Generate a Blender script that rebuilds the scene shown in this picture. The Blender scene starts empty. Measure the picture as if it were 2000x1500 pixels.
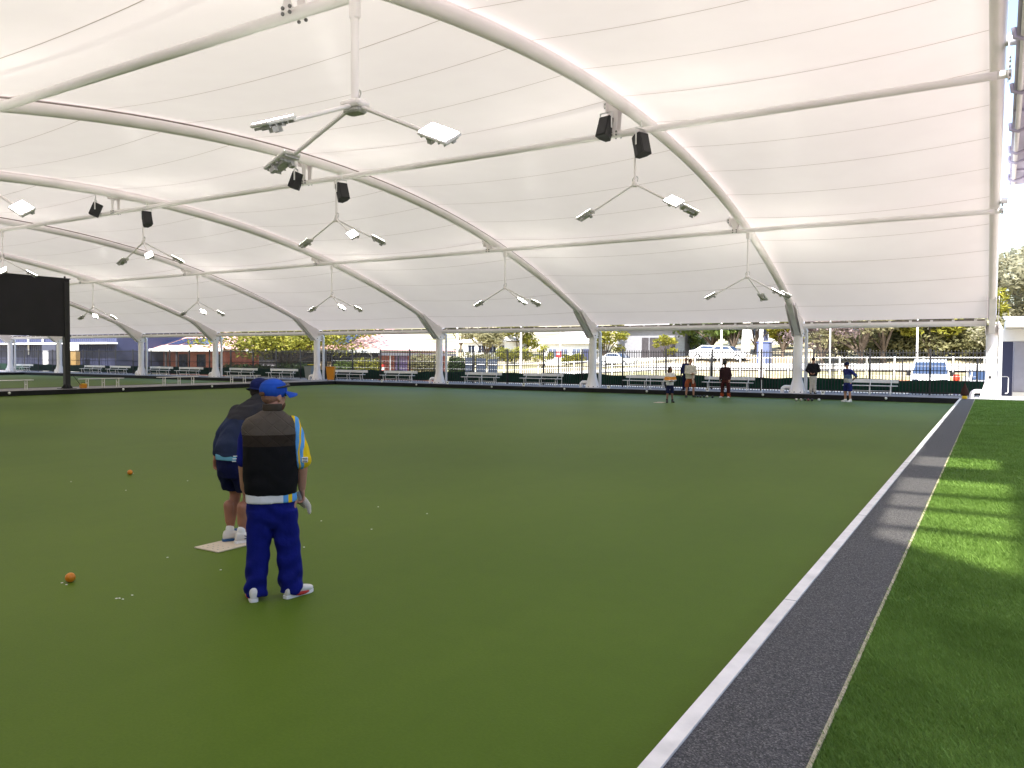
import bpy, bmesh, math, random
from mathutils import Vector, Matrix, Euler
random.seed(7)
R = math.radians
scene = bpy.context.scene

# ------------------------------------------------------------------ camera
CAMZ = 1.90
YAW, PITCH, ROLL, FOC = 0.54945, -0.03362, 0.00589, 1531.35
fwd = Vector((-math.sin(YAW) * math.cos(PITCH), math.cos(YAW) * math.cos(PITCH), math.sin(PITCH)))
rgt = Vector((math.cos(YAW), math.sin(YAW), 0))
upv = rgt.cross(fwd)
r2 = rgt * math.cos(ROLL) + upv * math.sin(ROLL)
u2 = upv * math.cos(ROLL) - rgt * math.sin(ROLL)
cam_data = bpy.data.cameras.new('camera')
cam = bpy.data.objects.new('camera', cam_data)
scene.collection.objects.link(cam)
m = Matrix((r2, u2, -fwd)).transposed().to_4x4()
m.translation = Vector((0, 0, CAMZ))
cam.matrix_world = m
cam_data.sensor_width = 36.0
cam_data.sensor_fit = 'HORIZONTAL'
cam_data.lens = 36.0 * FOC / 2000.0
cam_data.clip_start = 0.05
cam_data.clip_end = 3000
scene.camera = cam

# ------------------------------------------------------------------ light
SUN = Vector((0.170, -0.80, 1.0)).normalized()          # direction towards the sun
world = bpy.data.worlds.new('World')
scene.world = world
world.use_nodes = True
nt = world.node_tree
nt.nodes.clear()
wo = nt.nodes.new('ShaderNodeOutputWorld')
wb = nt.nodes.new('ShaderNodeBackground')
sk = nt.nodes.new('ShaderNodeTexSky')
sk.sky_type = 'NISHITA'
sk.sun_disc = False
sk.sun_elevation = math.asin(SUN.z)
sk.sun_rotation = math.atan2(SUN.x, SUN.y)
sk.air_density = 1.2
sk.dust_density = 1.5
wb.inputs['Strength'].default_value = 0.13
nt.links.new(sk.outputs[0], wb.inputs[0])
nt.links.new(wb.outputs[0], wo.inputs[0])
sd = bpy.data.lights.new('sun', 'SUN')
sd.energy = 4.2
sd.angle = R(0.9)
sd.color = (1.0, 0.965, 0.91)
so = bpy.data.objects.new('sun', sd)
scene.collection.objects.link(so)
so.rotation_euler = (-SUN).to_track_quat('-Z', 'Y').to_euler()
so.location = (10, -20, 40)

vs = scene.view_settings
vs.view_transform = 'Standard'
vs.look = 'None'
vs.gamma = 1.0
vs.exposure = 1.80
vs.use_curve_mapping = False
scene.render.engine = 'CYCLES'
scene.cycles.use_denoising = True
scene.cycles.max_bounces = 10
scene.cycles.diffuse_bounces = 6
scene.cycles.glossy_bounces = 3
scene.cycles.transparent_max_bounces = 12
scene.cycles.sample_clamp_indirect = 8.0
scene.cycles.caustics_reflective = False
scene.cycles.caustics_refractive = False

# ------------------------------------------------------------------ helpers
def link(o):
    scene.collection.objects.link(o)
    return o

class MB:
    """collects primitives and links them as one mesh object"""
    def __init__(s):
        s.v = []; s.f = []
    def add(s, vs_, fs_, M=None):
        n = len(s.v)
        for p in vs_:
            p = Vector(p)
            if M is not None: p = M @ p
            s.v.append(p)
        for f in fs_: s.f.append(tuple(i + n for i in f))
        return s
    def box(s, x0, x1, y0, y1, z0, z1, M=None):
        vs_ = [(x0,y0,z0),(x1,y0,z0),(x1,y1,z0),(x0,y1,z0),(x0,y0,z1),(x1,y0,z1),(x1,y1,z1),(x0,y1,z1)]
        return s.add(vs_, [(0,3,2,1),(4,5,6,7),(0,1,5,4),(1,2,6,5),(2,3,7,6),(3,0,4,7)], M)
    def cbox(s, c, d, M=None):
        return s.box(c[0]-d[0]/2, c[0]+d[0]/2, c[1]-d[1]/2, c[1]+d[1]/2, c[2]-d[2]/2, c[2]+d[2]/2, M)
    def bevbox(s, c, d, b, M=None):
        # box with chamfered edges (octagon profile swept in z, tapered ends)
        x, y, z = d[0]/2, d[1]/2, d[2]/2
        def ring(k, zz):
            a, e = x - k, y - k
            q = b
            return [(c[0]+px, c[1]+py, c[2]+zz) for px, py in
                    [(-a+q,-e),(a-q,-e),(a,-e+q),(a,e-q),(a-q,e),(-a+q,e),(-a,e-q),(-a,-e+q)]]
        rings = [ring(b*.8, -z), ring(0, -z+b), ring(0, z-b), ring(b*.8, z)]
        vs_ = sum(rings, [])
        fs = [tuple(range(7, -1, -1)), tuple(range(24, 32))]
        for r in range(3):
            for i in range(8):
                j = (i+1) % 8
                fs.append((r*8+i, r*8+j, r*8+8+j, r*8+8+i))
        return s.add(vs_, fs, M)
    def tube(s, pts, r, n=8, cap=True, M=None):
        pts = [Vector(p) for p in pts]
        rs = r if isinstance(r, (list, tuple)) else [r]*len(pts)
        rings = []; prev = None
        for i, p in enumerate(pts):
            if i == 0: t = pts[1]-pts[0]
            elif i == len(pts)-1: t = pts[-1]-pts[-2]
            else: t = (pts[i+1]-p).normalized() + (p-pts[i-1]).normalized()
            if t.length < 1e-9: t = pts[min(i+1, len(pts)-1)] - pts[max(i-1, 0)]
            t.normalize()
            if prev is None:
                a = Vector((0,0,1)) if abs(t.z) < .9 else Vector((1,0,0))
                u = t.cross(a).normalized()
            else:
                u = prev - t*prev.dot(t)
                u = u.normalized() if u.length > 1e-6 else t.orthogonal().normalized()
            prev = u
            w = t.cross(u)
            rings.append([p + (u*math.cos(2*math.pi*k/n) + w*math.sin(2*math.pi*k/n))*rs[i] for k in range(n)])
        fs = []
        for i in range(len(pts)-1):
            for k in range(n):
                k2 = (k+1) % n
                fs.append((i*n+k, i*n+k2, (i+1)*n+k2, (i+1)*n+k))
        if cap:
            fs.append(tuple(range(n-1, -1, -1)))
            fs.append(tuple((len(pts)-1)*n + k for k in range(n)))
        return s.add(sum(rings, []), fs, M)
    def lathe(s, prof, c=(0,0,0), n=16, M=None, sx=1, sy=1):
        vs_ = []; fs = []
        for (r, z) in prof:
            for k in range(n):
                a = 2*math.pi*k/n
                vs_.append((c[0]+r*sx*math.cos(a), c[1]+r*sy*math.sin(a), c[2]+z))
        for i in range(len(prof)-1):
            for k in range(n):
                k2 = (k+1) % n
                fs.append((i*n+k, i*n+k2, (i+1)*n+k2, (i+1)*n+k))
        fs.append(tuple(range(n-1, -1, -1)))
        fs.append(tuple((len(prof)-1)*n+k for k in range(n)))
        return s.add(vs_, fs, M)
    def ball(s, c, r, nu=12, nv=8, sc=(1,1,1), M=None):
        vs_ = [(c[0], c[1], c[2]-r*sc[2])]; fs = []
        for j in range(1, nv):
            ph = math.pi*j/nv
            for i in range(nu):
                a = 2*math.pi*i/nu
                vs_.append((c[0]+r*sc[0]*math.sin(ph)*math.cos(a), c[1]+r*sc[1]*math.sin(ph)*math.sin(a), c[2]-r*sc[2]*math.cos(ph)))
        vs_.append((c[0], c[1], c[2]+r*sc[2]))
        for i in range(nu):
            i2 = (i+1) % nu
            fs.append((0, 1+i2, 1+i))
            for j in range(nv-2):
                a = 1+j*nu
                fs.append((a+i, a+i2, a+nu+i2, a+nu+i))
            a = 1+(nv-2)*nu
            fs.append((a+i, a+i2, len(vs_)-1))
        return s.add(vs_, fs, M)
    def prism(s, outline, axis, a0, a1, M=None):
        """outline in the plane normal to axis: 'x' -> (y,z), 'y' -> (x,z), 'z' -> (x,y)"""
        n = len(outline)
        def mk(p, a):
            return {'x': (a, p[0], p[1]), 'y': (p[0], a, p[1]), 'z': (p[0], p[1], a)}[axis]
        vs_ = [mk(p, a0) for p in outline] + [mk(p, a1) for p in outline]
        fs = [tuple(range(n-1, -1, -1)), tuple(range(n, 2*n))]
        for i in range(n):
            j = (i+1) % n
            fs.append((i, j, n+j, n+i))
        return s.add(vs_, fs, M)
    def mesh(s, name, mat_, smooth=35):
        me = bpy.data.meshes.new(name)
        me.from_pydata([tuple(p) for p in s.v], [], s.f)
        bm = bmesh.new(); bm.from_mesh(me)
        bmesh.ops.recalc_face_normals(bm, faces=bm.faces)
        bm.to_mesh(me); bm.free()
        if smooth:
            me.polygons.foreach_set('use_smooth', [True]*len(me.polygons))
            me.set_sharp_from_angle(angle=R(smooth))
        if mat_ is not None: me.materials.append(mat_)
        return me
    def build(s, name, mat_, parent=None, smooth=35):
        o = bpy.data.objects.new(name, s.mesh(name, mat_, smooth))
        link(o)
        if name.endswith(('bolts', 'fins', 'clips', 'cable', 'ribs')): o['kind'] = 'stuff'
        if parent is not None: o.parent = parent
        return o

def tag(o, label=None, cat=None, group=None, kind=None):
    if label: o['label'] = label
    if cat: o['category'] = cat
    if group: o['group'] = group
    if kind: o['kind'] = kind
    return o

def thing(name, label, cat, loc=(0,0,0), rz=0, group=None):
    o = bpy.data.objects.new(name, None)
    o.empty_display_size = .2
    link(o)
    o.location = loc
    o.rotation_euler = (0, 0, rz)
    return tag(o, label, cat, group)

def part(name, me, parent, loc=(0,0,0), rot=(0,0,0)):
    o = bpy.data.objects.new(name, me)
    if name.endswith(('bolts', 'fins', 'clips', 'cable', 'ribs')): o['kind'] = 'stuff'
    link(o); o.parent = parent; o.location = loc; o.rotation_euler = rot
    return o

def copy_tree(o, parent=None):
    c = o.copy(); link(c)
    c.parent = parent
    for ch in list(o.children): copy_tree(ch, c)
    return c

def nodes(name):
    mt = bpy.data.materials.new(name)
    mt.use_nodes = True
    t = mt.node_tree
    b = t.nodes['Principled BSDF']
    return mt, t, b

def mat(name, col, rough=.6, spec=.35, metal=0., var=.08, scale=3., bump=0., bscale=60., dirt=0., coat=0.):
    """plain surface with a little colour variation, fine relief and optional grime"""
    mt, t, b = nodes(name)
    tc = t.nodes.new('ShaderNodeTexCoord')
    nz = t.nodes.new('ShaderNodeTexNoise')
    nz.inputs['Scale'].default_value = scale
    nz.inputs['Detail'].default_value = 6
    t.links.new(tc.outputs['Object'], nz.inputs['Vector'])
    mp = t.nodes.new('ShaderNodeMapRange')
    mp.inputs[1].default_value = .3; mp.inputs[2].default_value = .7
    mp.inputs[3].default_value = 1-var; mp.inputs[4].default_value = 1+var
    t.links.new(nz.outputs['Fac'], mp.inputs[0])
    mx = t.nodes.new('ShaderNodeVectorMath'); mx.operation = 'SCALE'
    mx.inputs[0].default_value = col[:3]
    t.links.new(mp.outputs[0], mx.inputs['Scale'])
    t.links.new(mx.outputs[0], b.inputs['Base Color'])
    b.inputs['Roughness'].default_value = rough
    b.inputs['Specular IOR Level'].default_value = spec
    b.inputs['Metallic'].default_value = metal
    if coat: b.inputs['Coat Weight'].default_value = coat
    if bump:
        n2 = t.nodes.new('ShaderNodeTexNoise')
        n2.inputs['Scale'].default_value = bscale; n2.inputs['Detail'].default_value = 4
        t.links.new(tc.outputs['Object'], n2.inputs['Vector'])
        bp = t.nodes.new('ShaderNodeBump')
        bp.inputs['Strength'].default_value = bump; bp.inputs['Distance'].default_value = .01
        t.links.new(n2.outputs['Fac'], bp.inputs['Height'])
        t.links.new(bp.outputs[0], b.inputs['Normal'])
    return mt

def ramp(t, stops):
    cr = t.nodes.new('ShaderNodeValToRGB')
    e = cr.color_ramp.elements
    e[0].position = stops[0][0]; e[0].color = (*stops[0][1], 1)
    e[1].position = stops[1][0]; e[1].color = (*stops[1][1], 1)
    for p, c in stops[2:]:
        k = e.new(p); k.color = (*c, 1)
    return cr

def noise(t, vec, scale, detail=4, rough=.5):
    n = t.nodes.new('ShaderNodeTexNoise')
    n.inputs['Scale'].default_value = scale
    n.inputs['Detail'].default_value = detail
    n.inputs['Roughness'].default_value = rough
    t.links.new(vec, n.inputs['Vector'])
    return n.outputs['Fac']

# ------------------------------------------------------------------ materials
def make_turf():
    mt, t, b = nodes('bowling_turf')
    tc = t.nodes.new('ShaderNodeTexCoord')
    big = noise(t, tc.outputs['Object'], .12, 3)
    fine = noise(t, tc.outputs['Object'], 55, 4, .75)
    mpv = t.nodes.new('ShaderNodeMapping'); mpv.inputs['Scale'].default_value = (2.2, .12, 1)
    t.links.new(tc.outputs['Object'], mpv.inputs[0])
    streak = noise(t, mpv.outputs[0], 1.0, 5, .6)
    mid = noise(t, tc.outputs['Object'], 3.5, 5, .65)
    ad = t.nodes.new('ShaderNodeMath'); ad.operation = 'MULTIPLY_ADD'
    ad.inputs[1].default_value = .45; t.links.new(fine, ad.inputs[0]); 
    a2 = t.nodes.new('ShaderNodeMath'); a2.operation = 'MULTIPLY_ADD'
    a2.inputs[1].default_value = .16; t.links.new(mid, a2.inputs[0])
    a3 = t.nodes.new('ShaderNodeMath'); a3.operation = 'MULTIPLY_ADD'; a3.inputs[1].default_value = .14
    t.links.new(streak, a3.inputs[0]); t.links.new(big, a3.inputs[2]); a4 = t.nodes.new('ShaderNodeMath'); a4.operation = 'SUBTRACT'; a4.inputs[1].default_value = .07
    t.links.new(a3.outputs[0], a4.inputs[0]); t.links.new(a4.outputs[0], a2.inputs[2])
    t.links.new(a2.outputs[0], ad.inputs[2])
    cr = ramp(t, [(.42, (.047, .090, .0060)), (.76, (.073, .127, .0100)), (1.10, (.097, .156, .0145))])
    t.links.new(ad.outputs[0], cr.inputs[0])
    t.links.new(cr.outputs[0], b.inputs['Base Color'])
    b.inputs['Roughness'].default_value = .55
    b.inputs['Specular IOR Level'].default_value = .085
    b.inputs['Sheen Weight'].default_value = .0
    b.inputs['Sheen Roughness'].default_value = .5
    b.inputs['Sheen Tint'].default_value = (.6, .8, .85, 1)
    bp = t.nodes.new('ShaderNodeBump')
    bp.inputs['Strength'].default_value = .35; bp.inputs['Distance'].default_value = .004
    t.links.new(fine, bp.inputs['Height']); t.links.new(bp.outputs[0], b.inputs['Normal'])
    return mt

def make_rubber():
    mt, t, b = nodes('rubber_crumb')
    tc = t.nodes.new('ShaderNodeTexCoord')
    vo = t.nodes.new('ShaderNodeTexVoronoi'); vo.inputs['Scale'].default_value = 150
    t.links.new(tc.outputs['Object'], vo.inputs['Vector'])
    cr = ramp(t, [(0., (.014, .014, .015)), (.55, (.05, .05, .052)), (.8, (.095, .09, .09)), (1., (.17, .16, .16))])
    sp = t.nodes.new('ShaderNodeSeparateColor')
    t.links.new(vo.outputs['Color'], sp.inputs[0]); t.links.new(sp.outputs[0], cr.inputs[0])
    t.links.new(cr.outputs[0], b.inputs['Base Color'])
    b.inputs['Roughness'].default_value = .75
    bp = t.nodes.new('ShaderNodeBump'); bp.inputs['Strength'].default_value = .8; bp.inputs['Distance'].default_value = .006
    t.links.new(vo.outputs['Distance'], bp.inputs['Height']); t.links.new(bp.outputs[0], b.inputs['Normal'])
    return mt

def make_membrane():
    mt, t, b = nodes('pvc_membrane')
    out = t.nodes['Material Output']
    t.nodes.remove(b)
    tc = t.nodes.new('ShaderNodeTexCoord')
    nz = noise(t, tc.outputs['Object'], .35, 4)
    cr = ramp(t, [(.3, (.86, .79, .765)), (.7, (.93, .87, .848))])
    t.links.new(nz, cr.inputs[0])
    d = t.nodes.new('ShaderNodeBsdfDiffuse'); tr = t.nodes.new('ShaderNodeBsdfTranslucent')
    t.links.new(cr.outputs[0], d.inputs[0])
    tr.inputs[0].default_value = (.98, .86, .80, 1)
    gl = t.nodes.new('ShaderNodeBsdfGlossy'); gl.inputs['Roughness'].default_value = .28
    gl.inputs[0].default_value = (.9, .9, .9, 1)
    mx = t.nodes.new('ShaderNodeMixShader'); mx.inputs[0].default_value = .135
    t.links.new(d.outputs[0], mx.inputs[1]); t.links.new(tr.outputs[0], mx.inputs[2])
    m2 = t.nodes.new('ShaderNodeMixShader'); m2.inputs[0].default_value = .055
    t.links.new(mx.outputs[0], m2.inputs[1]); t.links.new(gl.outputs[0], m2.inputs[2])
    t.links.new(m2.outputs[0], out.inputs[0])
    return mt

def make_leaf(name, c0, c1, trans=.35):
    mt, t, b = nodes(name)
    out = t.nodes['Material Output']
    oi = t.nodes.new('ShaderNodeTexCoord')
    nz = noise(t, oi.outputs['Object'], 1.3, 5, .7)
    cr = ramp(t, [(.35, c0), (.68, c1)])
    t.links.new(nz, cr.inputs[0]); t.links.new(cr.outputs[0], b.inputs['Base Color'])
    b.inputs['Roughness'].default_value = .55; b.inputs['Specular IOR Level'].default_value = .25
    tr = t.nodes.new('ShaderNodeBsdfTranslucent'); t.links.new(cr.outputs[0], tr.inputs[0])
    mx = t.nodes.new('ShaderNodeMixShader'); mx.inputs[0].default_value = trans
    t.links.new(b.outputs[0], mx.inputs[1]); t.links.new(tr.outputs[0], mx.inputs[2])
    t.links.new(mx.outputs[0], out.inputs[0])
    return mt

def make_ground():
    mt, t, b = nodes('dry_grass_ground')
    tc = t.nodes.new('ShaderNodeTexCoord')
    a = noise(t, tc.outputs['Object'], .06, 6, .6)
    f = noise(t, tc.outputs['Object'], 2.5, 5, .7)
    mm = t.nodes.new('ShaderNodeMath'); mm.operation = 'MULTIPLY_ADD'; mm.inputs[1].default_value = .35
    t.links.new(f, mm.inputs[0]); t.links.new(a, mm.inputs[2])
    cr = ramp(t, [(.45, (.30, .235, .15)), (.62, (.40, .33, .22)), (.80, (.22, .21, .09))])
    t.links.new(mm.outputs[0], cr.inputs[0]); t.links.new(cr.outputs[0], b.inputs['Base Color'])
    b.inputs['Roughness'].default_value = .9
    return mt

def make_glass(name, col, rough=.05):
    mt, t, b = nodes(name)
    b.inputs['Base Color'].default_value = (*col, 1)
    b.inputs['Roughness'].default_value = rough
    b.inputs['Specular IOR Level'].default_value = .8
    return mt

def make_emit(name, col, s):
    mt, t, b = nodes(name)
    b.inputs['Base Color'].default_value = (.8, .8, .8, 1)
    b.inputs['Emission Color'].default_value = (*col, 1)
    b.inputs['Emission Strength'].default_value = s
    b.inputs['Roughness'].default_value = .2
    return mt

def make_tint(name, col):
    mt, t, b = nodes(name)
    out = t.nodes['Material Output']; t.nodes.remove(b)
    tr = t.nodes.new('ShaderNodeBsdfTransparent'); tr.inputs[0].default_value = (*col, 1)
    gl = t.nodes.new('ShaderNodeBsdfGlossy'); gl.inputs['Roughness'].default_value = .1
    mx = t.nodes.new('ShaderNodeMixShader'); mx.inputs[0].default_value = .08
    t.links.new(tr.outputs[0], mx.inputs[1]); t.links.new(gl.outputs[0], mx.inputs[2])
    t.links.new(mx.outputs[0], out.inputs[0])
    return mt

M = {}
M['turf'] = make_turf()
M['rubber'] = make_rubber()
M['membrane'] = make_membrane()
M['seam'] = mat('membrane_weld', (.50, .43, .36), .6, .2, var=.12, scale=1)
M['steel'] = mat('white_painted_steel', (.88, .845, .838), .42, .45, var=.04, scale=1.2, bump=.05, bscale=30)
M['steel2'] = mat('white_galvanised_steel', (.72, .71, .70), .45, .5, var=.08, scale=2)
M['bolt'] = mat('dark_bolt', (.16, .16, .16), .5, .4, var=.1)
M['darkgap'] = mat('dark_clamp_rail', (.24, .215, .19), .6, .3, var=.2, scale=4)
M['bank'] = mat('black_rubber_bank', (.012, .012, .014), .75, .25, var=.3, scale=2, bump=.2, bscale=40)
M['concrete'] = mat('grey_concrete', (.30, .29, .30), .85, .2, var=.15, scale=1.5, bump=.25, bscale=60)
M['paleconc'] = mat('pale_concrete', (.62, .60, .57), .85, .2, var=.1, scale=1.2, bump=.2, bscale=50)
M['edge'] = mat('white_edge_board', (.76, .73, .69), .6, .3, var=.14, scale=5, bump=.12, bscale=25)
M['creamedge'] = mat('cream_turf_edge', (.45, .40, .30), .9, .1, var=.2, scale=30)
M['synthbase'] = mat('synthetic_lawn_base', (.10, .175, .034), .8, .15, var=.35, scale=40, bump=.6, bscale=160)
M['blade'] = make_leaf('synthetic_lawn_blade', (.125, .225, .042), (.22, .36, .08), .25)
M['ground'] = make_ground()
M['black'] = mat('black_powder_coat', (.014, .014, .016), .5, .4, var=.15)
M['board'] = mat('black_board', (.013, .012, .016), .6, .35, var=.2, scale=1.0)
M['bench'] = mat('bench_aluminium', (.72, .70, .66), .45, .5, metal=.0, var=.06, scale=4)
M['cloth'] = mat('green_shade_cloth', (.012, .050, .030), .85, .15, var=.25, scale=1.5, bump=.3, bscale=30)
M['speaker'] = mat('black_speaker_case', (.02, .02, .022), .6, .4, var=.15, bump=.2, bscale=120)
M['alu'] = mat('lamp_aluminium', (.74, .73, .71), .4, .5, metal=.0, var=.08)
M['driver'] = mat('lamp_driver_grey', (.46, .46, .44), .5, .4, metal=.0, var=.2, scale=20)
M['lampglow'] = make_emit('lamp_glow', (1.0, .98, .88), 14.0)
M['navy'] = mat('navy_metal_cladding', (.04, .045, .095), .55, .4, var=.12, scale=.6)
M['orange'] = mat('orange_plastic', (.62, .24, .015), .45, .4, var=.06)
M['yellow'] = mat('yellow_plastic', (.70, .45, .02), .45, .4, var=.06)
M['greybin'] = mat('grey_plastic', (.22, .24, .24), .5, .4, var=.08)
M['orangebowl'] = mat('orange_bowl', (.60, .20, .012), .4, .4, var=.1, scale=60, bump=.1, bscale=150)
M['white'] = mat('white_paint', (.78, .78, .76), .5, .4, var=.04)
# ------------------------------------------------------------------ ground, greens, paths
def structure(name, mb, m_, parent=None, smooth=0):
    o = mb.build(name, m_, parent, smooth)
    if parent is None: o['kind'] = 'structure'
    return o

def gz(x, y):
    """height of the land: level round the club, rising to a hill behind the fence"""
    z = -.12
    if y > 43.0:
        t = min(1., (y-43.0)/1.5); z = -.12 + .12*t
        if y > 54: z += 3.0*(min(1, (y-54)/34))**1.3
        if y > 88: z += (y-88)*.085
        z += .25*math.sin(x*.06+1.2)*min(1, (y-43)/40)
        if x < -25: z -= min(1, (-25-x)/25)*min(1, max(0, (y-50))/30)*2.2
    return z

mb = MB()
xs = [-900, -500, -300, -200] + [-150+5*i for i in range(45)] + [90, 130, 200, 320, 600]
ys = [-300, -120, -60, -20, 0, 20, 36, 42.9, 43.3, 43.8, 44.6] + [46+2*i for i in range(30)] + [110, 125, 150, 200, 260, 340, 460, 700, 1200]
for y in ys:
    for x in xs: mb.v.append(Vector((x, y, gz(x, y) if y < 300 else gz(x, 300) + (y-300)*.01)))
nx = len(xs)
for j in range(len(ys)-1):
    for i in range(nx-1): mb.f.append((j*nx+i, j*nx+i+1, (j+1)*nx+i+1, (j+1)*nx+i))
structure('ground', mb, M['ground'], smooth=60)

GX0, GX1, GY0, GY1 = -38.25, -1.198, -2.0, 39.35
ZP = .22                                                   # level of the paths round the greens
def sheet(name, x0, x1, y0, y1, z, m_, nxx=1, nyy=1):
    b = MB()
    for j in range(nyy+1):
        for i in range(nxx+1): b.v.append(Vector((x0+(x1-x0)*i/nxx, y0+(y1-y0)*j/nyy, z)))
    for j in range(nyy):
        for i in range(nxx): b.f.append((j*(nxx+1)+i, j*(nxx+1)+i+1, (j+1)*(nxx+1)+i+1, (j+1)*(nxx+1)+i))
    return structure(name, b, m_)
sheet('bowling_green', GX0, GX1, GY0, GY1, 0, M['turf'])
sheet('bowling_green', -78.6, -41.65, GY0, GY1, -.002, M['turf'])
def slab(name, x0, x1, y0, y1, z0, z1, m_):
    return structure(name, MB().box(x0, x1, y0, y1, z0, z1), m_)
slab('path', -96, -41.70, GY1+.06, 43.0, -.1, ZP, M['concrete'])
slab('path', -41.70, 1.6, GY1+.06, 43.0, -.1, ZP+.003, M['concrete'])
slab('path', -41.59, -38.31, GY0, GY1+.05, -.1, ZP, M['concrete'])
slab('path', -96, -78.66, GY0, GY1+.05, -.1, ZP, M['concrete'])
slab('path', -96, 8, -9, GY0-.06, -.1, ZP, M['concrete'])
# black plinth faces round the greens
for x0, x1, y0, y1 in [(GX0-.06, GX1, GY1, GY1+.058), (-78.6, -41.62, GY1, GY1+.058), (GX0-.058, GX0, GY0, GY1-.002),
                       (-41.64, -41.59, GY0, GY1-.002), (-78.66, -78.6, GY0, GY1-.002)]:
    slab('plinth', x0, x1, y0, y1, -.05, ZP+.012, M['bank'])
# right hand border: white board, rubber strip, synthetic lawn
slab('edge_board', GX1, -1.118, GY0, GY1, -.05, ZP+.012, M['edge'])
slab('rubber_strip', -1.117, -.615, GY0, GY1, -.05, ZP, M['rubber'])
slab('turf_edge', -.614, -.596, GY0, GY1, -.05, ZP+.008, M['creamedge'])
slab('synthetic_lawn', -.595, 1.75, GY0, GY1, -.05, ZP-.004, M['synthbase'])
slab('path', 1.76, 9.9, GY0, GY1, -.05, ZP, mat('unseen_bounce_paving', (.40, .33, .31), .85, .2, var=.12, scale=2, bump=.2, bscale=30))  # unseen paving added to bounce neutral light under the canopy
# joins in the white board
for yy in (5.6, 9.1, 14.2, 20.0, 27.0):
    slab('board_join', GX1-.001, -1.117, yy, yy+.006, .15, ZP+.0135, M['concrete'])

# blades of the synthetic lawn (the part of it near the camera)
def lawn_blades():
    rnd = random.Random(3)
    vs_, fs = [], []
    def put(n, y0, y1, x1, hh, ww):
        for _ in range(n):
            y = y0 + (y1-y0)*rnd.random()
            x = -.60 + (x1+.60)*rnd.random()
            a = rnd.random()*math.tau
            h = hh*(.6+.8*rnd.random()); w = ww*(.7+.6*rnd.random())
            lean = h*(.3+.9*rnd.random()); la = rnd.gauss(-2.2, .9)
            dx, dy = math.cos(a)*w, math.sin(a)*w
            k = len(vs_)
            z0 = ZP-.008
            vs_.extend([(x-dx, y-dy, z0), (x+dx, y+dy, z0), (x+lean*math.cos(la), y+lean*math.sin(la), z0+h)])
            fs.append((k, k+1, k+2))
    put(110000, 2.7, 6.0, .45, .026, .0022)
    put(90000, 6.0, 12.0, .75, .030, .0032)
    put(60000, 12.0, 24.0, 1.3, .032, .006)
    put(30000, 24.0, 39.2, 2.0, .034, .010)
    me = bpy.data.meshes.new('lawn_blades'); me.from_pydata(vs_, [], fs); me.materials.append(M['blade'])
    o = bpy.data.objects.new('lawn_blades', me); link(o)
    return tag(o, 'short green synthetic grass blades of the lawn beside the rubber strip', 'grass', kind='stuff')
lawn_blades()

# ------------------------------------------------------------------ canopy
AY, AZ, AK = 18.5, 8.40, .00948
YA, YB = -3.65, 40.65
def az(y): return AZ - AK*(y-AY)**2
XA = [-.05, -8.25, -19.5, -30.4, -41.3, -52.4, -62.1, -74.8, -83.7]
PUR = [(7.95, 6.72), (19.0, 7.72), (30.2, 6.77)]
canopy = thing('canopy', 'white tensioned membrane canopy on curved steel arches over both bowling greens', 'canopy', (0, 18.5, 0))
canopy.location = (0, 0, 0)
ARC = .155
NA = 44
ypts = [YA + (YB-YA)*i/NA for i in range(NA+1)]
arch_me = MB().tube([(0, y, az(y)) for y in ypts], ARC, 16).mesh('arch', M['steel'], 50)
rail_b = MB()
for i in range(NA):
    for (zo0, zo1, hw) in ((ARC-.01, ARC+.035, .03),):
        y0, y1 = ypts[i], ypts[i+1]
        z0, z1 = az(y0), az(y1)
        n = len(rail_b.v)
        rail_b.v += [Vector(p) for p in [(-hw,y0,z0+zo0),(hw,y0,z0+zo0),(hw,y0,z0+zo1),(-hw,y0,z0+zo1),(-hw,y1,z1+zo0),(hw,y1,z1+zo0),(hw,y1,z1+zo1),(-hw,y1,z1+zo1)]]
        rail_b.f += [tuple(n+k for k in q) for q in [(0,1,5,4),(1,2,6,5),(2,3,7,6),(3,0,4,7)]]
rail_me = rail_b.mesh('clamp_rail', M['darkgap'], 0)
rail_white_me = rail_b.mesh('clamp_rail', M['steel'], 0)
rim_me = MB().tube([(0, y, az(y)+ARC+.048) for y in ypts], .018, 6).mesh('keder_tube', M['steel'], 50)

# column with a flared foot
colp = [(.40, 0), (.40, .035), (.385, .04), (.335, .22), (.29, .42), (.245, .62), (.225, .80), (.22, 1.2), (.22, 2.9), (.235, 2.91), (.235, 3.22)]
col_me = MB().lathe(colp, n=20).mesh('shaft', M['steel'], 40)
gb = MB()
for k in range(8):
    a = math.tau*k/8 + .2
    Mx = Matrix.Rotation(a, 4, 'Z')
    gb.prism([(.20, .80), (.415, .036), (.20, .036)], 'y', -.012, .012, Mx)
gus_me = gb.mesh('gusset_fins', M['steel'], 0)
bb = MB()
for k in range(8):
    a = math.tau*(k+.5)/8 + .2
    bb.lathe([(.03, 0), (.03, .05), (.018, .06)], (.37*math.cos(a), .37*math.sin(a), .03), 6)
bolt_me = bb.mesh('anchor_bolts', M['bolt'], 0)
elbow = [(-.20, 0, .30), (-.55, 0, .30)] + [(-.55-.17*math.sin(t), 0, .30-.17*(1-math.cos(t))) for t in [R(15*i) for i in range(1, 7)]] + [(-.72, 0, -.02)]
drain_me = MB().tube(elbow, .095, 10).mesh('drain_elbow', M['steel'], 50)
dpipe_me = MB().tube([(.33, .30, 0), (.33, .30, 3.1), (.20, .10, 3.35)], .085, 10).mesh('downpipe', M['steel2'], 40)
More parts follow.
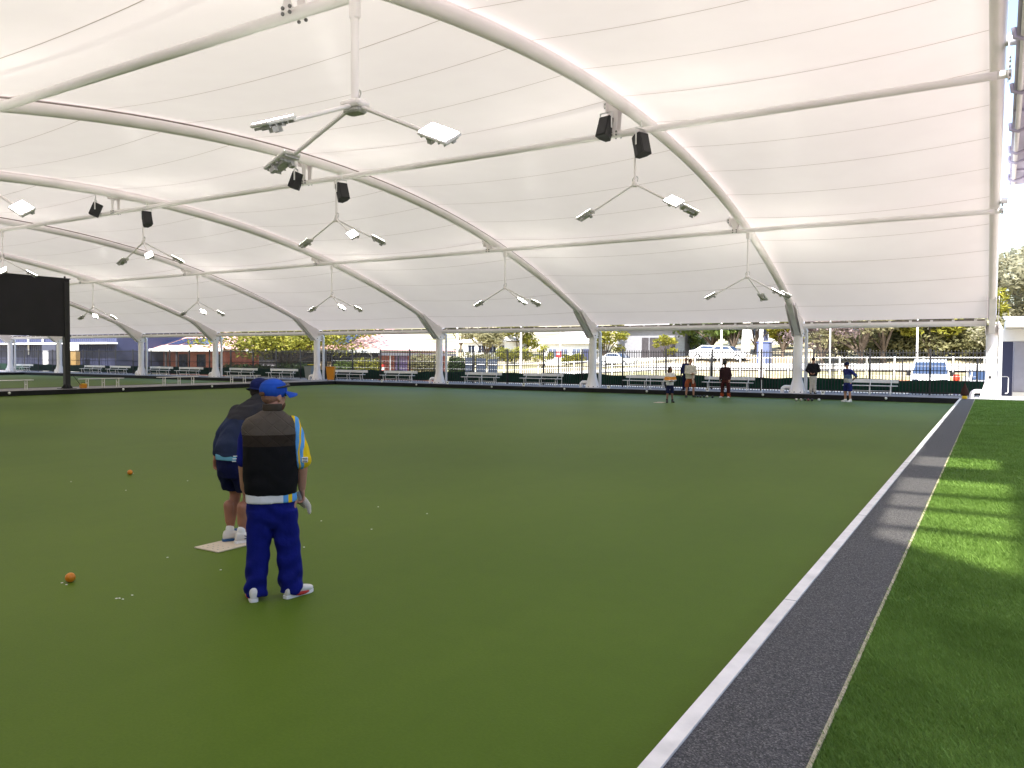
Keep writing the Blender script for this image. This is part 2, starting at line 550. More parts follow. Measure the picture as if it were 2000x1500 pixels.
# knee where an arch lands on its column: side plates and a wedge under the arch
kb = MB()
for sx in (-.245, .225):
    kb.prism([(-.30, 3.05), (.26, 3.05), (.26, 3.98), (.02, 4.02), (-.62, 3.95), (-1.9, 4.62), (-2.0, 4.48)], 'x', sx, sx+.02)
knee_me = kb.mesh('knee_plate', M['steel'], 0)
wb_ = MB().prism([(-.26, 3.10), (.2, 3.10), (.2, 3.9), (-1.0, 4.0), (-2.5, 4.72)], 'x', -.12, .12)
wedge_me = wb_.mesh('haunch', M['steel2'], 0)
kbolts = MB()
for sx in (-.262, .262):
    for (yy, zz) in ((.16, 3.15), (.16, 3.5), (.16, 3.85), (-.2, 3.2)):
        kbolts.tube([(sx-.012, yy, zz), (sx+.012, yy, zz)], .035, 6)
kbolt_me = kbolts.mesh('knee_bolts', M['bolt'], 0)

for i, x in enumerate(XA):
    a = part('arch', arch_me, canopy, (x, 0, 0))
    part('clamp_rail', rail_me if i in (2, 4, 6) else rail_white_me, a); part('keder_tube', rim_me, a)
    for (yy, flip) in ((YB, 0), (YA, math.pi)):
        if flip and x < -30: continue
        c = bpy.data.objects.new('column', col_me); link(c); c.parent = canopy; c.location = (x, yy, ZP); c.rotation_euler = (0, 0, flip)
        part('gusset_fins', gus_me, c); part('anchor_bolts', bolt_me, c)
        part('drain_elbow', drain_me, c)
        part('downpipe', dpipe_me, c)
        k = part('knee_plate', knee_me, canopy, (x, yy, -.02), (0, 0, flip))
        part('haunch', wedge_me, k); part('knee_bolts', kbolt_me, k)
    if i == 0:
        o = MB().cbox((-.03, -.235, .95), (.1, .05, .1)).build('outlet_box', M['black'], None); o.parent = c if False else canopy; o.location = (x, YB, ZP)

# purlins hung under the arches and their brackets
for (py, pz) in PUR:
    o = MB().tube([(XA[0]-.0, py, pz), (XA[-1], py, pz)], .087, 14).build('purlin', M['steel'], canopy, 50)
def bracket_mesh(dz):
    b = MB()
    for s in (-1, 1):
        b.prism([(-.30, 0), (-.10, -.09), (-.07, -dz+.13), (-.13, -dz), (.13, -dz), (.07, -dz+.13), (.10, -.09), (.30, 0), (.30, .16), (-.30, .16)], 'y', s*.13-.008, s*.13+.008)
    b.tube([(0, -.16, -dz+.0), (0, .16, -dz+.0)], .03, 8)
    for q in (-.19, .19): b.cbox((q, 0, .03), (.02, .46, .36))
    return b.mesh('bracket', M['steel'], 0)
def bracket_bolts(dz):
    b = MB()
    for s in (-1, 1):
        for (px, pz) in ((-.24, .10), (-.24, -.0), (.24, .10), (.24, -.0), (-.07, -dz+.04), (.07, -dz+.04), (-.07, -dz-.06+.02), (.07, -dz-.06+.02)):
            b.tube([(px, s*.138, pz), (px, s*.165, pz)], .026, 6)
    return b.mesh('bracket_bolts', M['bolt'], 0)
for (py, pz) in PUR:
    dz = az(py) - pz
    bm_, bo_ = bracket_mesh(dz), bracket_bolts(dz)
    for i, x in enumerate(XA[:7]):
        if i == 0: continue
        b = part('bracket', bm_, canopy, (x - (.25 if i else .22), py, az(py)))
        part('bracket_bolts', bo_, b)
# collar lugs where the purlins meet the outer arch
for (py, pz) in PUR:
    b = MB()
    b.prism([(py-.17, pz-.12), (py+.17, pz-.12), (py+.24, pz+.2), (py+.15, az(py)+.1), (py-.15, az(py)+.1), (py-.24, pz+.2)], 'x', .13, .15)
    b.tube([(-.05, py, pz), (.20, py, pz)], .085, 10)
    b.tube([(-.05, py, az(py)), (.30, py, az(py)-.02)], .10, 10)
    o = b.build('end_lug', M['steel2'], canopy, 40)
    q = MB()
    for (dy, dz_) in ((-.12, -.06), (.12, -.06), (-.17, .2), (.17, .2), (0, .33)):
        q.tube([(.145, py+dy, pz+dz_), (.185, py+dy, pz+dz_)], .03, 6)
    q.build('end_lug_bolts', M['bolt'], o, 0)

# eave beams with the dark clamp line above them
for (yy) in (YB, YA):
    for i in range(len(XA)-1):
        x0, x1 = XA[i+1]+.2, XA[i]-.2
        o = MB().tube([(x0, yy, 3.54), (x1, yy, 3.54)], .125, 14).build('eave_beam', M['steel'], canopy, 50)
        MB().box(x0+.1, x1-.1, yy-.03, yy+.03, 3.66, 3.735).build('clamp_strip', M['darkgap'], o, 0)
        q = MB(); n = int((x1-x0)/.8)
        for k in range(n): 
            cx = x0 + (x1-x0)*(k+.5)/n
            q.box(cx-.06, cx+.06, yy-.05, yy+.05, 3.65, 3.73)
        q.build('clamp_clips', M['steel'], o, 0)

# membrane: one fabric panel per bay, sagging between the arches, with welded seams
ss = [0.]
fine_y = [YA + (YB-YA)*i/600 for i in range(601)]
cum = [0.]
for i in range(600):
    cum.append(cum[-1] + math.hypot(fine_y[i+1]-fine_y[i], az(fine_y[i+1])-az(fine_y[i])))
def y_at(s_):
    lo = 0
    for i in range(600):
        if cum[i+1] >= s_: return fine_y[i] + (fine_y[i+1]-fine_y[i])*(s_-cum[i])/(cum[i+1]-cum[i])
    return YB
def mz(y, u, w):
    t = abs(y-AY)/(YB-AY)
    off = .225 - .20*t**7
    sag = (.024*w)*(1-t**6)
    e = 4*u*(1-u)
    return az(y) + off - sag*e
s_ref = None
for i in range(600):
    if fine_y[i] <= 18.81 < fine_y[i+1]: s_ref = cum[i]
seam_s = sorted([s_ref + 2.32*k for k in range(-12, 12) if .6 < s_ref + 2.32*k < cum[-1]-.6])
for i in range(len(XA)-1):
    x1, x0 = XA[i], XA[i+1]
    w = x1-x0
    b = MB(); NU, NV = 18, 56
    for j in range(NV+1):
        y = YA + (YB-YA)*j/NV
        for k in range(NU+1):
            u = k/NU
            b.v.append(Vector((x0+w*u, y, mz(y, u, w))))
    for j in range(NV):
        for k in range(NU): b.f.append((j*(NU+1)+k, j*(NU+1)+k+1, (j+1)*(NU+1)+k+1, (j+1)*(NU+1)+k))
    pan = b.build('membrane_panel', M['membrane'], canopy, 80)
    for s_ in seam_s:
        yc = y_at(s_)
        if i > 4 and yc < 8: continue
        q = MB(); hw = .012
        for k in range(NU+1):
            u = k/NU; x = x0 + w*u
            for d in (-hw, hw): q.v.append(Vector((x, yc+d, mz(yc+d, u, w)-.012)))
        for k in range(NU): q.f.append((2*k, 2*k+1, 2*k+3, 2*k+2))
        q.build('seam', M['seam'], pan, 80)

# ------------------------------------------------------------------ pendant uplights
head_b = MB().bevbox((0, 0, 0), (.50, .31, .045), .016)
head_me = head_b.mesh('lamp_head', M['alu'], 0)
glow_me = MB().box(-.22, .22, -.13, .13, .0235, .031).mesh('lens', M['lampglow'], 0)
db = MB()
db.cbox((.02, 0, -.048), (.26, .15, .05))
for k in range(5): db.cbox((-.2+.1*k, 0, -.042), (.015, .26, .032))
db.cbox((.12, .09, -.08), (.10, .06, .07)); db.cbox((-.1, -.06, -.10), (.07, .07, .06))
driver_me = db.mesh('driver_box', M['driver'], 0)
def uplight(loc, ztop, arms, label):
    t = thing('pendant_uplight', label, 'lamp', loc, 0, 'pendant uplights under the canopy')
    MB().tube([(0, 0, .05), (0, 0, ztop-loc[2])], .032 if loc[1] > 10 else .055, 10).build('drop_pole', M['steel'], t, 50)
    MB().bevbox((0, 0, ztop-loc[2]-.13), (.15, .10, .26), .02).build('pole_clamp', M['steel'], t, 0)
    hub = (MB().bevbox((0, 0, 0), (.34, .26, .10), .03) if loc[1] < 10 else MB().lathe([(.05, -.07), (.07, -.04), (.07, .06), (.04, .1)], n=10)).build('hub', M['steel'], t, 40)
    if loc[1] < 10: MB().bevbox((0, 0, -.085), (.28, .2, .07), .025).build('hub_cover', M['driver'], hub, 0)
    cb = MB()
    for s in (-1, 0, 1):
        cb.tube([(s*.06, 0, .05), (s*.075, .03, .14), (s*.05, .05, .19), (0, .03, .23)], .011, 6)
    cb.build('cable', M['driver'], hub, 60)
    for (a, roll) in arms:
        ar = R(a); d = Vector((math.cos(ar), math.sin(ar), 0))
        L, V = 1.14, (.50 if loc[1] < 10 else .57)
        MB().tube([d*.06+Vector((0,0,-.02)), d*L+Vector((0,0,-V))], .030 if loc[1] < 10 else .026, 8).build('arm', M['steel'], t, 50)
        x = (d*L + Vector((0,0,-V))).normalized()
        y = Vector((0,0,1)).cross(x).normalized(); z = x.cross(y)
        rot = Matrix((x, y, z)).transposed().to_4x4() @ Matrix.Rotation(R(roll), 4, 'X')
        h = part('lamp_head', head_me, t)
        h.matrix_local = Matrix.Translation(d*1.40 + Vector((0,0,-V*1.16))) @ rot
        part('lens', glow_me, h); part('driver_box', driver_me, h)
    return t
ROW3 = [(180, 0), (0, 38), (-90, 0)]
ROWM = [(180, 0), (28, -12), (-25, 34)]
uplight((-7.36, 7.95, 5.27), 6.66, ROW3, 'large pendant uplight with three arms, nearest to the camera under the canopy')
uplight((-17.25, 7.95, 5.27), 6.66, ROW3, 'pendant uplight at the left edge of the photo with one bright head in view')
for x, lb in zip((-7.96, -18.41, -28.81, -39.67), ('pendant uplight hanging below the two speakers of the nearest arch', 'pendant uplight hanging below the middle pair of speakers',
              'pendant uplight hanging below the leftmost pair of speakers', 'pendant uplight high above the black scoreboard at the left edge')):
    uplight((x, 19.0, 6.38), 7.64, ROWM, lb)
for k, (x, lb) in enumerate(zip((-8.02, -18.9, -29.6, -40.5, -51.4), ('pendant uplight with four heads beside the lower end of the nearest arch', 'low pendant uplight, second from the right in the row above the back fence',
              'low pendant uplight, third from the right in the row above the back fence', 'low pendant uplight, fourth from the right in the row above the back fence', 'low pendant uplight just right of the black scoreboard'))):
    uplight((x, 30.2, 5.02+.03*min(k, 3)), 6.70, [(180, 0), (28, -20), (-25, -14)] + ([(80, 0)] if k == 0 else []), lb)

# ------------------------------------------------------------------ loudspeakers
def speaker(loc, rz, tilt, label):
    t = thing('loudspeaker', label, 'speaker', loc, rz, 'black loudspeakers under the canopy arches')
    body = MB().prism([(-.17, -.15), (.17, -.15), (.17, .02), (.08, .19), (-.08, .19), (-.17, .02)], 'z', -.27, .27, Matrix.Rotation(R(tilt), 4, 'X'))
    body.build('case', M['speaker'], t, 0)
    MB().bevbox((0, -.158, 0), (.30, .02, .50), .008, Matrix.Rotation(R(tilt), 4, 'X')).build('grille', M['black'], t, 0)
    yb = MB()
    for s in (-1, 1): yb.cbox((s*.19, 0, .20), (.012, .045, .42))
    yb.cbox((0, 0, .405), (.40, .05, .014)); yb.tube([(0, 0, .40), (0, 0, .62)], .02, 6)
    yb.build('yoke', M['white'], t, 0)
    return t
for (x, z, rz, tl, lb) in [(-8.70, 7.86, R(-15), -18, 'black loudspeaker left of the nearest arch, facing the camera'), (-7.72, 7.30, R(70), -14, 'black loudspeaker right of the pendant pole on the nearest arch'),
                       (-20.05, 7.78, R(-60), -20, 'black loudspeaker hidden partly behind a lamp head on the second arch'), (-17.98, 7.18, R(75), -20, 'black loudspeaker under the purlin, right of the second arch bracket'),
                       (-31.72, 7.90, R(-40), -22, 'black loudspeaker left of the third arch bracket'), (-28.29, 7.22, R(75), -22, 'black loudspeaker under the purlin, right of the third arch bracket')]:
    speaker((x, 18.8, z), rz, tl, lb)
# ------------------------------------------------------------------ fence behind the far path
FY = 42.5
fence = thing('picket_fence', 'tall black steel picket fence running behind the row of benches', 'fence', (0, FY, 0))
fx0, fx1 = .05, -95.0
post_me = MB().bevbox((0, 0, 1.31), (.09, .09, 2.26), .008).mesh('post', M['black'], 0)
pk = MB().box(-.016, .016, -.016, .016, .20, 2.34); pk.add([(-.016,-.016,2.34),(.016,-.016,2.34),(.016,.016,2.34),(-.016,.016,2.34),(0,0,2.385)], [(0,1,4),(1,2,4),(2,3,4),(3,0,4)])
pick_me = pk.mesh('picket', M['black'], 0)
for zz in (2.25, 1.39, .34):
    MB().box(fx1, fx0, -.02, .02, zz-.02, zz+.02).build('rail', M['black'], fence, 0)
px = []; posts = []
x = .11
while x > fx1:
    posts.append(x); x -= 2.65
for i, xp in enumerate(posts):
    part('post', post_me, fence, (xp, 0, 0))
    for k in range(1, 18): px.append(xp - 2.65*k/18)
for xx in px[:296]: part('picket', pick_me, fence, (xx, -.034, 0))
b = MB()
for xx in px[296:]: b.box(xx-.016, xx+.016, -.0465, -.0215, .20, 2.36)
tag(b.build('pickets', M['black'], fence, 0), kind='stuff')
# shade cloth tied to the foot of the fence
b = MB(); n = 260
for i in range(n+1):
    xx = fx0 + (fx1-fx0)*i/n
    top = .94 + .03*math.sin(xx*2.1) + .025*math.sin(xx*.83+1) + .012*math.sin(xx*5.3)
    for j, zz in enumerate((.30, .5, .75, top)):
        b.v.append(Vector((xx, FY+.055+.018*math.sin(xx*3.7+j*.9)+.012*math.sin(xx*9.1+j), zz)))
for i in range(n):
    for j in range(3): b.f.append((i*4+j, i*4+j+1, i*4+5+j, i*4+4+j))
tag(b.build('shade_cloth', M['cloth'], None, 80), 'dark green shade cloth strip tied along the foot of the black fence', 'shade cloth')
# pale concrete kerb behind the fence
slab('kerb', -95, 1.5, 42.75, 43.4, -.2, .235, M['paleconc'])

# low black posts with wires outside the fence, one of them with a red sign
wf = thing('wire_fence', 'low black posts with thin wires outside the picket fence', 'fence', (0, 44.0, 0))
wp_me = MB().bevbox((0, 0, 1.0), (.06, .06, 2.0), .006).mesh('post', M['black'], 0)
for k in range(14): part('post', wp_me, wf, (-.6-3.27*k, 0, 0))
for zz in (.6, 1.1, 1.6): MB().tube([(-.6, 0, zz), (-43.2, 0, zz)], .006, 4).build('wire', M['steel2'], wf)
t = thing('warning_sign', 'small red sign on a short black post behind the fence', 'sign', (-23.45, 43.93, 2.12))
MB().bevbox((0, 0, 0), (.36, .012, .40), .004).build('sign_plate', mat('red_sign', (.48, .045, .04), .5, .4, var=.08), t, 0)
MB().box(-.12, .12, -.0085, -.0065, -.02, .10).build('pictogram', M['white'], t, 0)

# ------------------------------------------------------------------ benches along the far path
def bench_parts(t, L):
    h = L/2
    MB().bevbox((0, 0, .43), (L, .26, .035), .008).build('seat', M['bench'], t, 0)
    MB().bevbox((.0, .36, .645), (L, .035, .17), .008, None).build('backrest', M['bench'], t, 0)
    for xx in (-h+.30, 0, h-.30):
        q = MB()
        q.tube([(xx, -.10, .41), (xx, -.06, .10), (xx, -.13, 0)], .022, 6)
        q.tube([(xx, -.11, .405), (xx, .12, .405), (xx, .34, .72)], .02, 6)
        q.tube([(xx, .12, .405), (xx, .17, .16), (xx, .28, 0)], .022, 6)
        q.build('leg', M['bench'], t, 50)
    MB().tube([(-h+.3, .16, .18), (h-.3, .16, .18)], .016, 6).build('stretcher', M['bench'], t, 50)
BX = [(-6.24, -3.81), (-13.26, -10.58), (-17.85, -15.2), (-24.66, -21.88), (-29.04, -26.23), (-35.86, -32.94), (-40.43, -37.35), (-47.22, -44.23), (-51.95, -48.66),
      (-58.31, -55.18), (-62.32, -59.13), (-68.25, -65.14), (-72.34, -69.05), (-84.73, -81.31)]
BL = ['aluminium bench behind the man with the blue grey shirt', 'aluminium bench behind the man in maroon', 'aluminium bench left of the woman in white and orange',
      'aluminium bench just left of the third column from the right', 'aluminium bench just right of the fourth column, below the dark bins', 'aluminium bench left of the white column beyond the orange bin',
      'aluminium bench right beside the orange bin', 'aluminium bench left of the grey bin with yellow lid', 'aluminium bench above the hat of the bending man',
      'aluminium bench left of the column behind the bending man', 'aluminium bench in front of the dark brick porch door', 'aluminium bench in front of the red brick wall',
      'aluminium bench right of the scoreboard post, before the navy wall', 'bright aluminium bench farthest left, below the scoreboard']
for (a, bb_), lb in zip(BX, BL):
    t = thing('bench', lb, 'bench', ((a+bb_)/2, 41.25, ZP+.003), 0, 'aluminium benches along the fence')
    bench_parts(t, bb_-a)
# backless benches on the path between the greens
for k, (y0, y1, lb) in enumerate([(16.6, 20.3, 'long low backless bench left of the scoreboard post'), (22.6, 24.95, 'low backless bench just right of the scoreboard post'),
                  (27.0, 29.55, 'low backless bench on the middle path, third from the left'), (31.6, 34.15, 'low backless bench nearest the bending man on the middle path')]):
    t = thing('low_bench', lb, 'bench', (-39.75, (y0+y1)/2, ZP), 0, 'backless benches between the greens')
    L = y1-y0
    MB().bevbox((0, 0, .46), (.26, L, .035), .008).build('seat', M['bench'], t, 0)
    for yy in (-L/2+.4, .08, L/2-.3):
        q = MB(); q.tube([(-.1, yy, .44), (-.1, yy, 0)], .025, 6); q.tube([(.1, yy, .44), (.1, yy, 0)], .025, 6); q.tube([(-.1, yy, .25), (.1, yy, .25)], .018, 6)
        q.build('leg', M['bench'], t, 50)

# ------------------------------------------------------------------ scoreboard
t = thing('scoreboard', 'large black scoreboard on black posts between the two greens', 'scoreboard', (-39.35, 18.0, ZP))
MB().bevbox((0, .3, 4.04), (.16, 7.2, 2.80), .02).build('panel', M['board'], t, 0)
fr = MB()
for zz in (2.62, 5.46): fr.cbox((0, .3, zz), (.20, 7.26, .05))
fr.build('frame', M['black'], t, 0)
for yy in (-2.9, 3.74):
    p = MB().bevbox((0, yy, 2.65), (.24, .26, 5.3), .015).build('post', M['black'], t, 0)
    q = MB().bevbox((0, yy, .012), (.62, .66, .024), .004)
    for s in (-1, 1):
        q.prism([(yy+s*.12, .02), (yy+s*.30, .02), (yy+s*.12, .26)], 'x', -.012, .012)
        q.prism([(s*.11, .02), (s*.28, .02), (s*.11, .26)], 'y', yy-.012, yy+.012)
    q.build('base_plate', M['black'], p, 0)
MB().ball((0, 3.7, 5.54), .05).build('cap_lamp', M['black'], t)
MB().tube([(.13, 3.85, .75), (.18, 4.05, .55), (.2, 4.3, .18)], .014, 6).build('power_lead', M['black'], t, 50)
t = thing('power_box', 'small yellow power box on the path at the foot of the scoreboard post', 'box', (-39.15, 22.45, ZP))
MB().bevbox((0, 0, .11), (.22, .30, .20), .03).build('case', M['orange'], t, 0)
MB().bevbox((0, 0, .225), (.24, .32, .03), .01).build('lid', M['yellow'], t, 0)
MB().tube([(0, -.1, .24), (0, -.07, .30), (0, .07, .30), (0, .1, .24)], .012, 6).build('handle', M['black'], t, 50)

# ------------------------------------------------------------------ bins
def wheelie(loc, rz, m_, lidm, lid_open, label, s=1.0):
    t = thing('wheelie_bin', label, 'bin', loc, rz)
    b = MB()
    lo, hi = (.20*s, .23*s), (.27*s, .34*s)
    z0, z1 = .06, .92*s
    q = [(-lo[0],-lo[1],z0),(lo[0],-lo[1],z0),(lo[0],lo[1],z0),(-lo[0],lo[1],z0),(-hi[0],-hi[1],z1),(hi[0],-hi[1],z1),(hi[0],hi[1],z1),(-hi[0],hi[1],z1)]
    b.add(q, [(0,3,2,1),(4,5,6,7),(0,1,5,4),(1,2,6,5),(2,3,7,6),(3,0,4,7)])
    b.build('body', m_, t, 0)
    MB().bevbox((0, 0, z1+.01), (hi[0]*2+.05, hi[1]*2+.05, .05), .015).build('rim', m_, t, 0)
    if lid_open:
        MB().bevbox((0, hi[1]+.10, z1+.16), (hi[0]*2+.02, .42, .05), .02, None).build('lid', lidm, t, 0)
    for sx in (-1, 1):
        MB().tube([(sx*.22, .24, .10), (sx*.27, .24, .10)], .10, 12).build('wheel', M['black'], t, 40)
    MB().tube([(-.22, hi[1]+.05, z1-.03), (.22, hi[1]+.05, z1-.03)], .016, 6).build('handle', m_, t, 50)
    return t
wheelie((-39.3, 40.0, ZP+.003), R(35), M['orange'], M['orange'], False, 'orange open bin between the column and the bench beyond the bowler\'s cap', 1.03)
wheelie((-42.3, 40.9, ZP), R(20), M['greybin'], M['yellow'], True, 'grey bin with a yellow lid left of the white column')

# ------------------------------------------------------------------ rink markers, pegs, stakes
for k, (x, lb) in enumerate([(-6.85, 'at the feet of the person in dark jacket and pale trousers'), (-12.44, 'between the men in cream and maroon'), (-17.96, 'left of the woman in white and orange'), (-23.39, 'below the middle benches'),
                  (-28.9, 'right of the fourth column'), (-34.24, 'at the bench beyond the orange bin')]):
    t = thing('rink_marker', 'white round rink marker ' + lb, 'marker', (x, GY1+.16, ZP+.003), 0, 'rink markers on the far plinth')
    MB().tube([(0, -.012, .105), (0, .012, .105)], .095, 12).build('disc', M['white'], t, 40)
    MB().tube([(0, -.016, .105), (0, -.013, .105)], .035, 8).build('number_hole', M['black'], t, 40)
    MB().prism([(-.07, 0), (.07, 0), (.03, .05), (-.03, .05)], 'y', -.04, .04).build('foot', M['white'], t, 0)
for x in (-4.1, -9.6, -15.66, -20.6, -25.5, -31.2):
    o = MB().lathe([(.012, 0), (.05, .006), (.062, .03), (.05, .055), (.02, .07)], n=12).build('boundary_peg', M['white'], None, 50)
    o.location = (x, GY1-.004, .15); o.rotation_euler = (R(90), 0, 0)
    tag(o, 'small white boundary peg on the face of the far black plinth', 'peg', 'boundary pegs on the far plinth')
for y in (18.5, 24.0, 29.4, 34.9):
    o = MB().lathe([(.012, 0), (.05, .006), (.062, .03), (.05, .055), (.02, .07)], n=12).build('boundary_peg', M['white'], None, 50)
    o.location = (GX0+.004, y, .15); o.rotation_euler = (0, R(90), 0)
    tag(o, 'small white boundary peg on the left black plinth', 'peg', 'boundary pegs on the left plinth')
for x, lb in [(-9.97, 'right of the maroon man'), (-15.95, 'left of the woman in white and orange'), (-21.43, 'left of the second column'), (-27.02, 'in front of the middle bench'), (-32.6, 'left of the fourth column')]:
    t = thing('score_stake', 'thin white stake standing on the far path ' + lb, 'stake', (x, 40.55, ZP+.003), 0, 'white stakes on the far path')
    MB().tube([(0, 0, .02), (0, 0, .62)], .016, 8).build('rod', M['white'], t, 50)
    MB().lathe([(.07, 0), (.07, .015), (.02, .03)], n=10).build('foot', M['white'], t, 0)
t = thing('corner_broom', 'brown brush with a yellow foot at the far end of the rubber strip', 'brush', (-1.0, 39.33, ZP+.012))
MB().lathe([(.10, 0), (.11, .05), (.10, .11), (.05, .13)], n=12).build('foot', M['yellow'], t, 40)
MB().lathe([(.06, .12), (.17, .17), (.13, .36), (.05, .58), (.02, .68)], n=12, sy=.6).build('bristles', mat('brown_bristle', (.05, .025, .02), .9, .1, var=.4, scale=40, bump=.6, bscale=90), t, 50)

# white dots that mark the mat lines, one metre apart, and stray chips
for rx in (-5.8, -6.58, -10.37, -11.75):
    for ry in (3.57, 4.55, 5.54, 6.52, 7.53):
        if rx < -10 and ry < 6: continue
        o = MB().lathe([(.0100, 0), (.0095, .003)], n=8).build('mat_line_dot', M['white'], None, 0)
        o.location = (rx+.01*math.sin(ry*9), ry+.01*math.cos(rx*5+ry*7), .001)
        tag(o, 'small white dot marking the mat line on the turf', 'dot', 'white mat line dots on the turf')
for (x, y, lb) in ((-5.78, 3.58, 'middle'), (-5.735, 3.58, 'right'), (-5.77, 3.68, 'upper right'), (-6.49, 3.56, 'below the orange jack')):
    o = MB().lathe([(.0095, 0), (.008, .003)], n=7).build('mat_line_dot', M['white'], None, 0)
    o.location = (x, y, .001); o.scale = (1.2, .8, 1)
    tag(o, 'small white dot marking the mat line on the turf', 'dot', 'white mat line dots on the turf')
# jacks and bowls
def ballthing(name, loc, r, m_, label, cat, group=None, flat=1.0):
    o = MB().ball((0, 0, r*flat), r, 24, 14, (1, 1, flat)).build(name, m_, None, 60)
    o.location = loc
    o.rotation_euler = (0, 0, random.random()*6)
    return tag(o, label, cat, group)
ballthing('jack', (-6.54, 3.62, 0), .040, M['orangebowl'], 'orange ball on the turf nearest to the camera', 'ball', 'orange balls')
ballthing('jack', (-11.66, 7.42, 0), .041, M['orangebowl'], 'orange ball farther out on the turf, left of the bending man', 'ball', 'orange balls')
bdark = mat('black_bowl', (.015, .016, .018), .3, .5, var=.2, scale=20)
bcream = mat('cream_bowl', (.50, .47, .40), .35, .5, var=.1, scale=20)
bmar = mat('maroon_bowl', (.16, .02, .04), .3, .5, var=.2, scale=20)
bwht = mat('white_bowl', (.62, .66, .62), .35, .5, var=.06, scale=20)
for (x, y, m_, lb) in [(-12.28, 37.5, bdark, 'black bowl at the foot of the man in cream'), (-12.10, 37.36, bdark, 'second black bowl right of the man in cream'), (-11.97, 37.5, bdark, 'black bowl left of the cream bowl'),
                       (-11.80, 37.45, bcream, 'single cream bowl among the black bowls'), (-11.52, 37.4, bdark, 'black bowl nearest the maroon man'), (-7.62, 37.4, bcream, 'leftmost cream bowl of the row before the column'),
                       (-7.43, 37.45, bcream, 'second cream bowl of the row before the column'), (-7.27, 37.56, bdark, 'black bowl in the row before the column'), (-7.12, 37.5, bmar, 'maroon bowl in the row before the column'),
                       (-6.98, 37.6, bdark, 'black bowl at the right end of the row before the column'), (-6.74, 37.95, bwht, 'single pale bowl right of the row of bowls')]:
    ballthing('bowl', (x, y, 0), .062, m_, lb, 'bowl', 'bowls at the far ditch', .93)
# mats
def playmat(loc, label):
    t = thing('bowling_mat', label, 'mat', loc, 0, 'bowling mats')
    MB().bevbox((0, .3, .006), (.36, .60, .012), .003).build('sheet', mat('cream_mat', (.62, .54, .42), .8, .2, var=.08, scale=6, bump=.2, bscale=120), t, 0)
    b = MB()
    rr = random.Random(5)
    for i in range(4):
        for j in range(3):
            b.cbox((-.11+.075*i+rr.uniform(-.004, .004), .05+.06*j, .0130), (.014+rr.uniform(0, .008), .005, .0015))
    tag(b.build('printed_marks', M['greybin'], t, 0), kind='stuff')
    return t
playmat((-6.505, 4.92, .001), 'cream rubber mat under the shoes of the bending man')
playmat((-12.2, 31.85, .001), 'pale mat at the feet of the woman in white and orange')

# ------------------------------------------------------------------ club house on the right (mostly out of frame)
M['clubwall'] = mat('lilac_render_wall', (.50, .49, .56), .7, .3, var=.06, scale=1)
M['soffit'] = mat('purple_grey_steel', (.44, .41, .52), .5, .4, var=.1, scale=1.5)
M['tint'] = make_tint('sun_filter_glass', (.95, .94, .90))  # glass of the added high roof, lets the sun through slightly dimmed
ch = thing('club_house', 'tall club house with a purple grey awning at the right edge of the photo', 'building', (5, 10, 0))
ch.location = (0, 0, 0)
MB().box(10.0, 16, -14, 31, -.1, 7.0).build('wall', M['clubwall'], ch, 0)
ZR = 12.5  # unseen high roof, added to cut the sun into a patch on strip and lawn
hx0, hx1 = 1.02, 2.32
rf = MB().box(.95, hx0, -14, 25, ZR-.1, ZR+.1).build('sun_mask_edge', M['soffit'], ch, 0)
MB().box(hx1, 3.4, -14, 25, ZR-.1, ZR+.1).build('roof', M['soffit'], ch, 0)  # outer side of the added sun mask
MB().box(hx0, hx1, -14, -2.7, ZR-.1, ZR+.1).build('sun_mask_end', M['soffit'], ch, 0)
MB().box(hx0, hx1, 5.65, 25, ZR-.1, ZR+.1).build('sun_mask_end', M['soffit'], ch, 0)
for (a, c_, x0, x1) in [(2.75, 4.15, hx0, hx1), (4.15, 5.65, 2.2, hx1), (1.2, 1.27, hx0, hx1), (.05, .12, hx0, hx1), (-1.15, -1.08, hx0, hx1)]:
    MB().box(x0, x1, a, c_, ZR-.12, ZR+.1).build('sun_mask_bar', M['soffit'], ch, 0)
b = MB().prism([(hx0, -2.7), (hx0, -1.6), (hx1, -2.7)], 'z', ZR-.13, ZR+.12); b.build('sun_mask_corner', M['soffit'], ch, 0)
MB().box(hx0-.05, hx1+.05, -2.75, 5.7, ZR+.125, ZR+.132).build('sun_filter_pane', M['tint'], ch, 0)
# unseen block added behind the camera to darken the foreground
MB().box(-30, 9, -16, -8.2, -.1, 5.2).build('rear_shade_block', M['clubwall'], ch, 0)
MB().box(-31, 9.5, -16.5, -5.4, 5.25, 5.45).build('rear_shade_roof', M['soffit'], ch, 0)
for yy in (-12, 0, 12, 24):
    MB().tube([(3.2, yy, 0), (3.2, yy, ZR)], .12, 10).build('sun_mask_post', M['steel2'], ch, 50)  # posts under the added high roof
